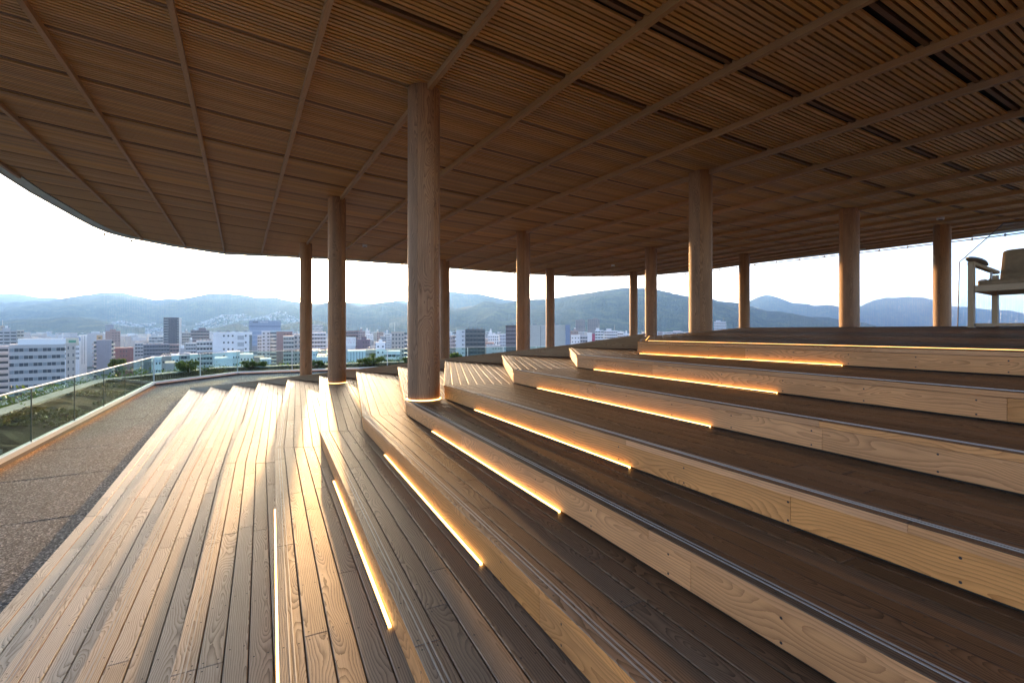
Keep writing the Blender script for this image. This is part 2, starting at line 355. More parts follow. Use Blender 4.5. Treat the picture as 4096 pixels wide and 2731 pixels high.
for k in range(12):
    c, nn, a = CK[k], NK[k], AK[k]; h = HK[k]; st = empty('deck_step', (0, 0, 0))
    tag(st, STEP_LABEL[k], 'deck step', 'stepped timber deck'); steps.append(st)
    uA = (nn-c).normalized(); nA = Vector((-uA.y, uA.x))         # uphill of the near run
    uB = (a-c).normalized(); nB = Vector((uB.y, -uB.x))
    far = c+uA*((c.y+2.2)/abs(uA.y))
    screws = []
    if k == 0:
        zf = z_plat
        cr2 = crest_p+u0*11.0
        region = [c, far, far+(cr2-crest_p)*0+n0*2.45, crest_p]
        lay(st, region, c-n0*.012, uA, .118, zf, M['deck'], 3.2)
        za = plane_z(Vector((c.x, c.y, -h)), Vector((a.x, a.y, -.122)), Vector((crest_p.x, crest_p.y, CREST_Z)))
        dB = (a-c).normalized()
        lay(st, [c, crest_p, a], a*1.0, -dB, .125, za, M['deck'], 3.2)
    else:
        cu, au = CK[k-1], AK[k-1]; uU = (NK[k-1]-cu).normalized(); nU = Vector((-uU.y, uU.x))
        zf = lambda p, h=h: -h
        farU = cu+uU*((cu.y+2.2)/abs(uU.y))
        region = [c-nA*.012, far-nA*.012, farU+nU*.03, cu+nU*.03]
        sd_ = (cu-c).normalized(); sn = Vector((sd_.y, -sd_.x))
        if sn.dot(uA) < 0: sn = -sn
        region = clip(region, c+sn*.0015, sn)
        lay(st, region, c-nA*.012, uA, .1185, zf, M['deck'], 2.7, screws=screws if k > 2 else None)
        uUB = (au-cu).normalized(); nUB = Vector((uUB.y, -uUB.x))
        region = [c-nB*.012, a-nB*.012, au+nUB*.03, cu+nUB*.03]
        region = clip(region, c-sn*.0015, -sn)
        lay(st, region, a-nB*.012, -uB, .1185, zf, M['deck'], 2.9, screws=screws if k > 3 else None)
    # riser boards under the nosing: near run and far run
    zl = -h-RI if k < 11 else GROUND
    zb = zl+.004
    L = (far-c).length; t = 0.0; first = True
    while t < L-.3:
        e = min(L, t+(random.uniform(1.4, 2.2) if first else random.uniform(2.6, 3.4))); first = False
        vboard(c+uA*(t+.001), c+uA*(e-.001), zb+.012, -h-.044, .03, st, M['riser'], 'riser_board', face_uv=-h-.12); t = e
    Lb = (a-c).length; tb = 0.0
    z1a = -.122-.044 if k == 0 else -h-.044
    while tb < Lb-.3:
        e = min(Lb, tb+2.9)
        if Lb-e < .5: e = Lb
        zz = lambda q: (-h-.044)+(z1a+h+.044)*q/Lb
        vboard(c+uB*(e-.001), c+uB*(tb+.001), zb+.012, zz(e), .03, st, M['riser'], 'riser_board', zq1=zz(tb), face_uv=-h-.12)
        tb = e
    # dark packing behind the riser foot
    if k < 11:
        vboard(c+uA*.0+nA*.012, far+nA*.012, zb, zb+.02, .05, st, M['under'], 'packing_strip')
    if k in LEDS:
        (xa, ya), (xb, yb) = LEDS[k]; pa, pb = on_plane(xa, ya, h+RI), on_plane(xb, yb, h+RI)
        ta, tb2 = max(.02, (pa-c).dot(uA)), min(L-.2, (pb-c).dot(uA))
        q0, q1 = c+uA*ta-nA*.014, c+uA*tb2-nA*.014
        seg = empty('light_strip'); seg.parent = st
        nseg = max(3, int((tb2-ta)/.3))
        for i in range(nseg):
            s0, s1 = q0.lerp(q1, i/nseg), q0.lerp(q1, (i+1)/nseg)
            mb = MB(); dd = (s1-s0).normalized()*.003
            mb.bar((*(s0+dd), -h-RI+.011), (*(s1-dd), -h-RI+.011), .016, .012); mb.build('light_segment', M['led'], seg)
        mb = MB(); mb.bar((*(q0-nA*.013), -h-RI+.008), (*(q1-nA*.013), -h-RI+.008), .006, .012); mb.build('light_channel', M['dark'], seg)
    if 1 <= k <= 10:
        for off in (.034, .056):
            mb = MB(); p0, p1 = c+nA*off+uA*.06, far+nA*off
            mb.bar((*p0, -h+.0012), (*p1, -h+.0012), .006, .005)
            mb.bar((*(c+nB*off+uB*.06), -h+.0012), (*(a+nB*off-uB*.05), -h+.0012), .006, .005); mb.build('grip_strip', M['grip'], st)
    if k == 0:
        mb = MB(); p0, p1 = c+nA*.10+uA*.12, far+nA*.10
        mb.bar((*p0, z_plat(p0)+.002), (*p1, z_plat(p1)+.002), .007, .006)
        p2, p3 = c+uB*.02+nB*.12, a+nB*.12
        mb.bar((*p2, za(p2)+.003), (*p3, za(p3)+.003), .007, .006); mb.build('light_line', M['ledlow'], st)
    if screws:
        mb = MB()
        for s in screws:
            mb.face([(s.x+.0052*math.cos(q), s.y+.0052*math.sin(q), -h+.0018) for q in [i*2*math.pi/6 for i in range(6)]])
        tag(mb.build('screw_heads', M['dark'], st), kind='stuff')
    # riser screws
    mb = MB(); t = .08
    while t < min(L, 9):
        for zz in (-h-.075, -h-.165):
            p = c+uA*t-nA*.0015
            mb.face([(p.x+uA.x*.006*math.cos(q), p.y+uA.y*.006*math.cos(q), zz+.006*math.sin(q)) for q in [i*2*math.pi/6 for i in range(6)]])
        t += random.choice((.55, .6, .65))
    tag(mb.build('riser_screws', M['dark'], st), kind='stuff')

# carcass below the boards, so the gaps between them are dark
mb = MB()
for k in range(12):
    c, a = CK[k], AK[k]; uA = (NK[k]-c).normalized(); nA = Vector((-uA.y, uA.x)); far = c+uA*((c.y+2.2)/abs(uA.y)); z = -HK[k]-.05
    if k == 0: continue
    cu, au = CK[k-1], AK[k-1]; uU = (NK[k-1]-cu).normalized(); farU = cu+uU*((cu.y+2.2)/abs(uU.y)); nU = Vector((-uU.y, uU.x))
    uB = (a-c).normalized(); nB = Vector((uB.y, -uB.x)); uUB = (au-cu).normalized(); nUB = Vector((uUB.y, -uUB.x))
    mb.face([(*(q), z) for q in (c+nA*.02, far+nA*.02, farU+nU*.06, cu+nU*.06)])
    mb.face([(*(q), z) for q in (a+nB*.02, c+nB*.02, cu+nUB*.06, au+nUB*.06)])
p = CK[0]+n0*.02; f0 = p+u0*11
mb.face([(*q, z_plat(q)-.05) for q in (p, f0, f0+n0*2.43, crest_p-n0*.01)])
mb.face([(CK[0].x, CK[0].y, -HK[0]-.05), (crest_p.x, crest_p.y, CREST_Z-.05), (AK[0].x, AK[0].y, -.122-.05)])
tag(mb.build('deck_carcass', M['under']), kind='structure')

# boundary wall (stringer) along the far end of the deck
sw = empty('stringer_wall', (AK[6].x, AK[6].y, GROUND)); tag(sw, 'sloping timber boundary wall with pale top board behind the stepped deck', 'low wall')
inv = sw.matrix_world.copy()
def child_at(o, root): o.parent = root; o.location = -Vector(root.location)
s0, s1 = AK[11], AK[0]; sdv = (s1-s0).normalized(); sn = Vector((-sdv.y, sdv.x))
tip = s0-sdv*.35
for i in range(11, 0, -1):
    p, q = AK[i]-sn*.004, AK[i-1]-sn*.004
    zz0 = -HK[i]+.015; zz1 = (-HK[i-1] if i > 1 else -.122)+.015
    o = vboard(p+sdv*.002, q-sdv*.002, GROUND, zz0, .10, None, M['wallwood'], 'wall_board', zq0=GROUND, zq1=zz1, face_uv=zz0); child_at(o, sw)
for i in range(11, 0, -2):
    j = max(i-2, 0)
    p, q = AK[i], AK[j]; zz0 = -HK[i]+.018; zz1 = (-HK[j] if j > 0 else -.122)+.018
    mb = MB(); mid = sn*.085
    mb.bar((*(p+mid+sdv*.002), zz0+.02), (*(q+mid-sdv*.002), zz1+.02), .20, .04); o = mb.build('top_board', M['wallwood']); child_at(o, sw)

# upper floor behind the crest of the platform
mb = MB(); q0 = crest_p+n0*.012+u0*(-.2); q1 = crest_p+n0*.012+u0*9
for a_, b_ in ((0, 1),):
    P = [q0, q1, q1+n0*3.2, q0+n0*3.2]
    mb.face([(*p, CREST_Z-.02) for p in P])
    for i in range(4):
        j = (i+1) % 4; mb.face([(*P[i], GROUND), (*P[j], GROUND), (*P[j], CREST_Z-.02), (*P[i], CREST_Z-.02)])
tag(mb.build('upper_floor', M['under']), kind='structure')

# ------------------------------------------------------------------ terrace paving
TH = .5182; EU = Vector((math.cos(TH), math.sin(TH))); EV = Vector((-math.sin(TH), math.cos(TH)))
def UV2(u, v): return EU*u+EV*v
FL0 = Vector((-4.3, -1.0)); FC1 = Vector((-16.6, 22.0)); FC2 = Vector((-15.9, 27.5)); FR = Vector((9.5, 41.0))
FL0 = FC1+(Vector((-9.55, 8.84))-FC1).normalized()*27.0
mb = MB(); mb.face([(*p, GROUND-.04) for p in (FL0+Vector((14, 8)), FL0, FC1, FC2, FR, FR+Vector((14, -20)))][::-1])
pav = mb.build('terrace_paving', plain('joint_mortar', (.03, .03, .032), .9)); tag(pav, kind='structure')
outline = [FL0, FC1, FC2, FR, Vector((12, 14)), Vector((4, -3))]
if area(outline) < 0: outline = outline[::-1]
cnt = 0
for iu in range(-14, 20):
    for iv in range(-6, 34):
        q = [UV2(iu*1.25, iv*1.25), UV2(iu*1.25+1.243, iv*1.25), UV2(iu*1.25+1.243, iv*1.25+1.243), UV2(iu*1.25, iv*1.25+1.243)]
        ctr = (q[0]+q[2])/2
        # keep what the deck does not cover
        side = (ctr-CK[11]).dot(Vector((-(AK[11]-CK[11]).y, (AK[11]-CK[11]).x)).normalized())
        sideA = (ctr-CK[11]).dot(Vector((-(NK[11]-CK[11]).y, (NK[11]-CK[11]).x)).normalized())
        behind = (ctr-AK[11]).dot(sn)
        if not (side > -.9 or sideA < .9 or behind > -.9): continue
        if sideA >= .9 and side <= -.9 and behind <= -.9: continue
        if behind > 1 and iu > 9: continue
        for i in range(6):
            d_ = (outline[(i+1) % 6]-outline[i]).normalized(); q = clip(q, outline[i], Vector((-d_.y, d_.x)))
            if len(q) < 3: break
        if len(q) < 3 or abs(area(q)) < .02 or ctr.y < -1.5 or cnt >= 290: continue
        jz = random.uniform(-.002, .002)
        plank(q, lambda p, j=jz: GROUND+j, .04, Vector((0, 0)), EU, pav, M['paving'], name='paving_slab', ch=.0012); cnt += 1

# ------------------------------------------------------------------ roof with slatted ceiling
HC = 3.2702; QC = (-.072, -.0085, .0074, .0109)
def ceil_z(p):
    x, y = p.x/HC, p.y/HC
    return HC*(1+QC[0]*x+QC[1]*(y-2)+QC[2]*x*x+QC[3]*x*y)
PU, PV = 1.4569, 1.3922; OU, OV = -1.0937*HC, 1.9769*HC
RO = [(-5.3,-3.2),(-5.12,10),(-5.05,16.05),(-5.01,18.8),(-4.73,22.02),(-4.57,23.3),(-4.34,24.19),(-3.95,24.7),(-2.55,25.3),(-.68,25.5),(.79,24.6),(2.77,23.45),(4.8,22.7),(6.91,22.21),(8.98,22.14),(13.76,22.2),(17.36,22.5),(20.7,21.9),(22.8,21.2),(23.99,19.98),(24.25,18.45),(24.2,16.35),(24.3,15.8),(24.83,13.81),(25.25,12.12),(25.68,10.85),(25.69,8.67),(25.6,7.5),(25.0,5.68),(24.6,2),(24.3,-3.2)]
def urange(v):
    xs = []
    for i in range(len(RO)):
        (ua, va), (ub, vb) = RO[i], RO[(i+1) % len(RO)]
        if (va <= v) != (vb <= v): xs.append(ua+(ub-ua)*(v-va)/(vb-va))
    return (min(xs), max(xs)) if len(xs) >= 2 else None
def vrange(u):
    xs = []
    for i in range(len(RO)):
        (ua, va), (ub, vb) = RO[i], RO[(i+1) % len(RO)]
        if (ua <= u) != (ub <= u): xs.append(va+(vb-va)*(u-ua)/(ub-ua))
    return (min(xs), max(xs)) if len(xs) >= 2 else None
roof = empty('pavilion_roof', (0, 0, 3.6)); tag(roof, 'wide timber pavilion roof with slatted underside and a grid of beams', 'roof')
def rchild(o): o.parent = roof; o.location = (0, 0, -3.6); return o
def strip_mesh(mb, along, fixed, lo, hi, wdt, hgt, drop, nseg):
    "bar following the curved ceiling; along = 'u' or 'v'; drop is its underside relative to the ceiling surface"
    rings = []
    for i in range(nseg+1):
        t = lo+(hi-lo)*i/nseg; c = UV2(t, fixed) if along == 'u' else UV2(fixed, t); s = EV if along == 'u' else -EU
        z = ceil_z(c)+drop; a, b = c-s*wdt/2, c+s*wdt/2
        rings.append(([Vector((*a, z)), Vector((*b, z)), Vector((*b, z+hgt)), Vector((*a, z+hgt))], t))
    ww = (wdt, hgt, wdt, hgt)
    for (A, ta), (B, tb) in zip(rings[:-1], rings[1:]):
        for i in (0, 1, 3):
            j = (i+1) % 4
            mb.face([A[j], A[i], B[i], B[j]], [(ta, .2*i+ww[i]), (ta, .2*i), (tb, .2*i), (tb, .2*i+ww[i])])
    mb.face(rings[0][0]); mb.face(rings[-1][0][::-1])
SP = .0725; i = 0; far_sl = MB(); nsl = 0
v = -3.1
while v < 25.4:
    ph = ((v-OV)/PV) % 1.0
    if .04 < ph < .96:
        ur = urange(v)
        if ur and ur[1]-ur[0] > .3:
            if nsl < 285:
                mb = MB(); strip_mesh(mb, 'u', v, ur[0]+.03, ur[1]-.03, .046, .032, .058, 12); rchild(mb.build('slat', M['slat'], roof)); nsl += 1
            else: strip_mesh(far_sl, 'u', v, ur[0]+.03, ur[1]-.03, .046, .032, .058, 12)
    v += SP
rchild(tag(far_sl.build('far_slats', M['slat'], roof), kind='stuff'))
for m_ in range(-2, 22):
    u = OU+m_*PU; vr = vrange(u)
    if vr and vr[1]-vr[0] > .5:
        mb = MB(); strip_mesh(mb, 'v', u, vr[0]+.03, vr[1]-.03, .062, .12, -.02, 14); rchild(mb.build('main_beam', M['beam'], roof))
for c_ in range(-7, 15):
    v = OV+c_*PV; ur = urange(v)
    if ur and ur[1]-ur[0] > .3:
        mb = MB(); strip_mesh(mb, 'u', v, ur[0]+.03, ur[1]-.03, .05, .05, .066, 14); rchild(mb.build('cross_batten', M['batten'], roof))
mb = MB(); v = -3.2; rows = []
while v < 25.45:
    ur = urange(v)
    if ur: rows.append((v, ur))
    v += .35
for (va, (a0, a1)), (vb, (b0, b1)) in zip(rows[:-1], rows[1:]):
    for i in range(16):
        s, e = i/16, (i+1)/16; P = [UV2(a0+(a1-a0)*s, va), UV2(a0+(a1-a0)*e, va), UV2(b0+(b1-b0)*e, vb), UV2(b0+(b1-b0)*s, vb)]
        mb.face([(*p, ceil_z(p)+.13) for p in P][::-1]); mb.face([(*p, ceil_z(p)+.42) for p in P])
rchild(mb.build('ceiling_board', M['back'], roof))
# eave: soffit sheet and fascia round the outline
RP = [UV2(*p) for p in RO]
def off_out(i, e):
    a, b, c = RP[i-1], RP[i], RP[(i+1) % len(RP)]; d1, d2 = (b-a).normalized(), (c-b).normalized()
    n1, n2 = Vector((-d1.y, d1.x)), Vector((-d2.y, d2.x)); return b+(n1+n2)*(e/max(.4, 1+n1.dot(n2)))
mb = MB(); sf = MB()
for i in range(len(RP)-1):
    a, b = RP[i], RP[i+1]; ao, bo = off_out(i, .26), off_out(i+1, .26); ao2, bo2 = off_out(i, .30), off_out(i+1, .30)
    za_, zb_ = ceil_z(a), ceil_z(b)
    sf.face([(*a, za_+.05), (*b, zb_+.05), (*bo, zb_+.03), (*ao, za_+.03)])
    mb.face([(*ao, za_+.0), (*bo, zb_+.0), (*bo, zb_+.4), (*ao, za_+.4)]); mb.face([(*bo2, zb_+.0), (*ao2, za_+.0), (*ao2, za_+.4), (*bo2, zb_+.4)])
    mb.face([(*ao, za_), (*ao2, za_), (*bo2, zb_), (*bo, zb_)]); mb.face([(*ao2, za_+.4), (*a, za_+.42), (*b, zb_+.42), (*bo2, zb_+.4)])
rchild(sf.build('soffit_sheet', M['zinc'], roof)); rchild(mb.build('eave_fascia', M['zinc'], roof))

# net cable below the eave
cab = empty('net_cable', (0, 30, 3)); tag(cab, 'thin dark cable with small clamps slung below the roof edge', 'cable')
mb = MB(); pts = [Vector((*off_out(i, .42), ceil_z(RP[i])-.06)) for i in range(6, len(RP)-1)]
mb.tube(pts, .022, 5); o = mb.build('cable', M['dark'], cab); o.location = -Vector(cab.location)
acc = 0
cm = MB(); cm.box(-.022, .022, -.022, .022, -.045, .06); cmesh = cm.mesh('cable_clamp', M['dark'])
for a, b in zip(pts[:-1], pts[1:]):
    L = (b-a).length; t = (1.1-acc) if acc else 0
    while t < L:
        o = link(bpy.data.objects.new('cable_clamp', cmesh), cab); o.location = a.lerp(b, t/L)-Vector(cab.location); t += 1.1
    acc = L-(t-1.1)

# fine safety net hung from the cable down to the balustrade line: thin crossing wires
mb = MB(); wr = .0006; FPn = [FC1, FC2, FR]
def netwire(p, q):
    d_ = (q-p).normalized(); a_ = d_.cross(Vector((.3, 1, .1))).normalized()*wr; b_ = d_.cross(a_).normalized()*wr; n_ = 3
    A = [p+a_, p-a_*.5+b_*.87, p-a_*.5-b_*.87]; C = [q+a_, q-a_*.5+b_*.87, q-a_*.5-b_*.87]
    for i_ in range(3): j_ = (i_+1) % 3; mb.face([A[i_], A[j_], C[j_], C[i_]])
tot = 0
for a, b in zip(pts[:-1], pts[1:]):
    L = (b-a).length; n_ = max(1, int(L/.085)); t_ = (b-a)/n_
    for i in range(n_):
        top = a+t_*i; bot = Vector((top.x, top.y, GROUND+.3)); H_ = top.z-bot.z; m_ = 9
        P = [Vector((top.x, top.y, top.z-H_*j/m_))+t_*(.42*(1 if (i+j) % 2 else -1)*.5+.25) for j in range(m_+1)]
        for p, q in zip(P[:-1], P[1:]): netwire(p, q)
o = mb.build('net', M['steel'], cab); o.location = -Vector(cab.location); o['kind'] = 'stuff'

# ------------------------------------------------------------------ columns
CD = .45
def make_column(p, zb, zt, label, ring=False, nst=6):
    root = empty('timber_column', (p.x, p.y, zb)); tag(root, label, 'column', 'round timber columns')
    rot = random.uniform(0, 1)
    for s in range(nst):
        a0 = rot+s*2*math.pi/nst+.006; a1 = rot+(s+1)*2*math.pi/nst-.006; mb = MB(); n = 8; H = zt-zb
        pr = [(CD/2*math.cos(a0+(a1-a0)*i/n), CD/2*math.sin(a0+(a1-a0)*i/n), CD/2*(a1-a0)*i/n) for i in range(n+1)]
        for (x0, y0, l0), (x1, y1, l1) in zip(pr[:-1], pr[1:]):
            mb.face([(x0, y0, 0), (x1, y1, 0), (x1, y1, H), (x0, y0, H)], [(0, l0-.11), (0, l1-.11), (H, l1-.11), (H, l0-.11)])
        for (x, y, l) in (pr[0], pr[-1]):
            q = [(x, y, 0), (x, y, H), (x*.9, y*.9, H), (x*.9, y*.9, 0)]; mb.face(q if l else q[::-1], [(0, l), (H, l), (H, l), (0, l)])
        o = mb.build('stave', M['column'], root)
        for pl in o.data.polygons: pl.use_smooth = True
    mb = MB(); mb.tube([(0, 0, 0), (0, 0, zt-zb)], CD/2*.95, 16); mb.build('core', M['under'], root)
    if ring:
        mb = MB(); r0, r1 = CD/2+.004, CD/2+.018
        for i in range(28):
            a, b = 2*math.pi*i/28, 2*math.pi*(i+1)/28
            P = lambda r, t, z: (r*math.cos(t), r*math.sin(t), z)
            mb.face([P(r0, a, .012), P(r1, a, .010), P(r1, b, .010), P(r0, b, .012)]); mb.face([P(r1, a, .001), P(r1, b, .001), P(r1, b, .010), P(r1, a, .010)])
        mb.build('base_light_ring', M['led'], root)
colpos = {(4,0): (-1.25,6.73), (4,5): (-4.60,12.48), (8,0): (3.82,9.62), (12,0): (8.88,12.50), (16,0): (13.94,15.39), (4,10): (-8.17,18.83),
          (8,5): (.37,15.66), (12,10): (1.98,24.60), (12,5): (5.43,18.55), (16,10): (7.04,27.49), (16,5): (10.49,21.44), (8,10): (-3.08,21.71)}
colbase = {(4,0): -HK[4], (4,5): -HK[6]}
collab = {(4,0): 'nearest thick timber column, lower half glowing orange, standing on the steps with a light ring',
 (4,5): 'timber column right beside the setting sun, light ring at its foot on the pale steps',
 (8,0): 'thick timber column behind the left end of the dark platform, right of centre',
 (12,0): 'timber column behind the dark platform, next one left of the column beside the glass screen',
 (16,0): 'timber column immediately left of the glass screen and wooden armchair',
 (4,10): 'slim timber column left of the sun, at the end of the glass balustrade',
 (8,5): 'timber column behind the boundary wall in front of the large beige windowless building',
 (12,10): 'slender far column right of the beige windowless building front',
 (12,5): 'thinner-looking column just left of the platform corner, the thicker one of the close pair',
 (16,10): 'slenderest far column, left one of the close pair by the platform corner',
 (16,5): 'slim column between the two thick columns behind the dark platform, before the pointed hill',
 (8,10): 'dark slim column half hidden behind the right side of the nearest thick column'}
for key, (x, y) in colpos.items():
    p = Vector((x, y)); make_column(p, colbase.get(key, GROUND), ceil_z(p)+.06, collab[key], key in colbase)

# ceiling downlights
for lab, (x, y) in (('small round downlight in the ceiling by the sunlit columns', (838, 566)), ('small round downlight in the ceiling centre, over the far hills', (1408, 611)),
               ('small round downlight in the ceiling left of the close column pair', (1408+40, 628)), ('small round downlight in the ceiling above the right-hand columns', (2160, 504))):
    tx, tz = (x-1176)/1090.5, (759-y)/1090.5; Y = 3.0
    while Y < 35 and ceil_z(Vector((tx*Y, Y))) > tz*Y: Y += .05
    e = empty('downlight', (tx*Y, Y, tz*Y+.02)); tag(e, lab, 'downlight', 'ceiling downlights')
    mb = MB(); mb.tube([(0, 0, -.03), (0, 0, .06)], .09, 16); mb.build('trim_ring', M['white'], e)
    mb = MB(); mb.tube([(0, 0, -.036), (0, 0, -.031)], .06, 14); mb.build('lens', M['dark'], e)

# ------------------------------------------------------------------ glass balustrade
fence = empty('glass_balustrade', (FC1.x, FC1.y, GROUND)); tag(fence, 'glass balustrade with slim steel rails around the terrace edge', 'balustrade')
def fch(o): o.parent = fence; o.location = -Vector(fence.location); return o
def fence_run(a, b, first_post=True, posts=True, led=True, plen=2.8):
    d = (b-a); L = d.length; d = d/L; n = max(1, round(L/plen)); nn = Vector((-d.y, d.x)); zg = GROUND; st = L/n
    if True:
        mb = MB(); mb.bar((*a, zg+1.35), (*b, zg+1.35), .03, .022); fch(mb.build('top_rail', M['steel'], fence))
        mb = MB(); mb.bar((*a, zg+.15), (*b, zg+.15), .12, .10); fch(mb.build('base_rail', M['white'], fence))
        mb = MB(); mb.bar((*a, zg+.05), (*b, zg+.05), .045, .10); fch(mb.build('base_plinth', M['dark'], fence))
        if led:
            mb = MB(); q = nn*(-.029); mb.bar((*(a+q+d*.1), zg+.096), (*(b+q-d*.1), zg+.096), .012, .006); fch(mb.build('light_line', M['ledlow' if not led == 2 else 'ledfence'], fence))
    for i in range(n):
        p, q = a+d*(i*st+.012), a+d*((i+1)*st-.012); mb = MB()
        mb.bar((*p, zg+.77), (*q, zg+.77), .012, 1.14); fch(mb.build('glass_pane', M['glass'], fence))
        if i and not posts:
            c_ = a+d*(i*st); mb = MB(); mb.bar((*c_, zg+.2), (*c_, zg+1.34), .02, .016, up=(d.x, d.y, 0)); fch(mb.build('pane_joint', M['joint'], fence))
    if posts:
        for i in range(0 if first_post else 1, n+1):
            p = a+d*(i*st); mb = MB(); mb.bar((*p, zg+.2), (*p, zg+1.36), .035, .05, up=(d.x, d.y, 0)); fch(mb.build('post', M['steel'], fence))
fence_run(FL0, FC1, posts=False, led=2); fence_run(FC1, FC2); fence_run(FC2, FR, first_post=False)
p = FC1; mb = MB(); mb.bar((*p, GROUND+.2), (*p, GROUND+1.36), .03, .03, up=(0, 1, 0)); fch(mb.build('post', M['steel'], fence))

# ------------------------------------------------------------------ planting outside the balustrade
def offs(pl, e):
    out = []
    for i, p in enumerate(pl):
        d1 = (p-pl[i-1]).normalized() if i else (pl[1]-pl[0]).normalized(); d2 = (pl[i+1]-p).normalized() if i < len(pl)-1 else d1
        n1, n2 = Vector((-d1.y, d1.x)), Vector((-d2.y, d2.x)); out.append(p+(n1+n2)*(e/max(.4, 1+n1.dot(n2))))
    return out
FP = [FL0, FC1, FC2, FR]
def ribbon(name, mat, e0, e1, z0, z1, kind, bumpy=0.0, drop=0.0):
    A, B = offs(FP, e0), offs(FP, e1); mb = MB()
    for i in range(3):
        L = (A[i+1]-A[i]).length; n = max(2, int(L/.35)); mN = 6
        def P(s, t):
            p = A[i].lerp(A[i+1], s).lerp(B[i].lerp(B[i+1], s), t); z = z0+(z1-z0)*t
            if bumpy: z += bumpy*(noise.noise(Vector((p.x*1.7, p.y*1.7, 3.1)))+.5*noise.noise(Vector((p.x*6, p.y*6, 1))))
            return (p.x, p.y, z)
        for a in range(n):
            for b in range(mN):
                mb.face([P(a/n, b/mN), P((a+1)/n, b/mN), P((a+1)/n, (b+1)/mN), P(a/n, (b+1)/mN)])
        if drop:
            mb.face([(*A[i], z0), (*A[i+1], z0), (*A[i+1], z0-drop), (*A[i], z0-drop)]); mb.face([(*B[i+1], z1), (*B[i], z1), (*B[i], z1-drop), (*B[i+1], z1-drop)])
    o = mb.build(name, mat); tag(o, kind=kind); return o
ribbon('planter_soil', M['soil'], .06, 1.75, GROUND+.02, GROUND+.30, 'structure', .07)
kb = ribbon('stone_kerb', M['kerb'], 1.76, 2.25, GROUND+.34, GROUND+.34, 'structure', 0, .6)
ribbon('planter_ledge', M['soil'], 2.26, 4.6, GROUND-.15, GROUND-.15, 'structure', .08, 2)
def leaves(mb, c, r, n, size, shell=.35, flat=1.0, rng=random):
    for _ in range(n):
        th, ph = rng.uniform(0, 2*math.pi), math.acos(rng.uniform(-1, 1)); rr = r*(shell+(1-shell)*rng.random()**.5)
        k = .75+.5*noise.noise(Vector((math.cos(th)*1.5+c.x, math.sin(th)*1.5+c.y, math.cos(ph)*1.5)))
        p = c+Vector((math.sin(ph)*math.cos(th), math.sin(ph)*math.sin(th), math.cos(ph)*flat))*rr*k*1.15
        a = Vector((rng.gauss(0, 1), rng.gauss(0, 1), rng.gauss(0, 1))).normalized(); b = a.cross(Vector((rng.gauss(0, 1), rng.gauss(0, 1), rng.gauss(0, 1)))).normalized()
        s = size*rng.uniform(.6, 1.3); mb.face([p-a*s, p+b*s*.5, p+a*s, p-b*s*.5])
def shrub(x, y_base, ytop, d, wpx, label, dense=1.0):
    "x, rows and width in photograph pixels at depth d"
    X = (x-2048)/FS*d; zb = GROUND+.2; zt = (YH-ytop)/FS*d; r = wpx/FS*d/2; root = empty('shrub', (X, d, zb)); tag(root, label, 'shrub', 'shrubs outside the balustrade')
    H = zt-zb; mb = MB(); lv = MB(); rng = random.Random(int(x))
    for i in range(5):
        a = rng.uniform(0, 6.28); e = Vector((math.cos(a)*r*.6, math.sin(a)*r*.6, H*rng.uniform(.55, .85)))
        mb.tube([(0, 0, 0), e*.5+Vector((0, 0, H*.1)), e], .03, 5, .008)
    for i in range(11):
        c = Vector((rng.uniform(-.75, .75)*r, rng.uniform(-.6, .6)*r, H*rng.uniform(.35, .9))); leaves(lv, c, min(r*.55, H*.36), int(110*dense), .07, .2, .85, rng)
    mb.build('trunk', M['trunk'], root); lv.build('foliage', M['leaf'], root)
for a in ((750, 0, 1447, 26.2, 82, 'leafy shrub behind the glass just right of the balustrade corner'),
          (1000, 0, 1446, 29.3, 60, 'leafy shrub, left one of the pair before the white low block'),
          (1040, 0, 1447, 30.0, 60, 'leafy shrub right one of the pair behind the balustrade, before the brown low roof'),
          (1272, 0, 1444, 31.0, 62, 'leafy shrub seen between the two columns below the sun'),
          (1487, 0, 1419, 32.3, 112, 'broad bushy shrub behind the boundary wall, between sun column and nearest column'),
          (1632, 0, 1432, 33.8, 40, 'small shrub peeking out at the left side of the nearest thick column'),
          (1830, 0, 1415, 34.6, 66, 'low shrub behind the wall just right of the nearest thick column'),
          (470, 0, 1437, 24.0, 44, 'tall narrow shrub standing above the left balustrade rail')):
    shrub(*a)
for (x, yt, d, wpx, lab) in ((830, 1475, 27.5, 60, 'low pale green shrub behind the second balustrade pane'), (700, 1505, 25.5, 70, 'low creeping shrub at the balustrade corner'),
                             (1410, 1468, 32, 70, 'low yellow-green shrub beside the broad bushy one')):
    shrub(x, 0, yt, d, wpx, lab, .7)
mb = MB(); A = offs(FP, 2.9)
rng = random.Random(5)
for i in range(3):
    L = (A[i+1]-A[i]).length
    for k in range(int(L/.5)):
        if i == 2 and k > 40: break
        p = A[i].lerp(A[i+1], k*.5/L); leaves(mb, Vector((p.x+rng.uniform(-.4, .6), p.y+rng.uniform(-.4, .4), GROUND+rng.uniform(0, .3))), rng.uniform(.45, .75), 60, .07, .3, .7, rng)
tag(mb.build('hedge_planting', M['hedge']), kind='stuff')
mb = MB()
for k in range(2600):                                   # low ground cover creeping over the planter
    i = 0 if k % 3 else rng.choice((1, 2)); e = rng.uniform(.25, 1.7); Q = offs(FP, e); p = Q[i].lerp(Q[i+1], rng.uniform(.3 if i == 0 else 0, .99 if i < 2 else .6))
    if noise.noise(Vector((p.x*.5, p.y*.5, 9))) < -.05: continue
    leaves(mb, Vector((p.x, p.y, GROUND+.06+.28*e/1.75)), .10, 5, .045, .2, .4, rng)
tag(mb.build('ground_cover', leaf_mat('ground_cover_leaves', (.035, .05, .012), (.12, .11, .04))), kind='stuff')
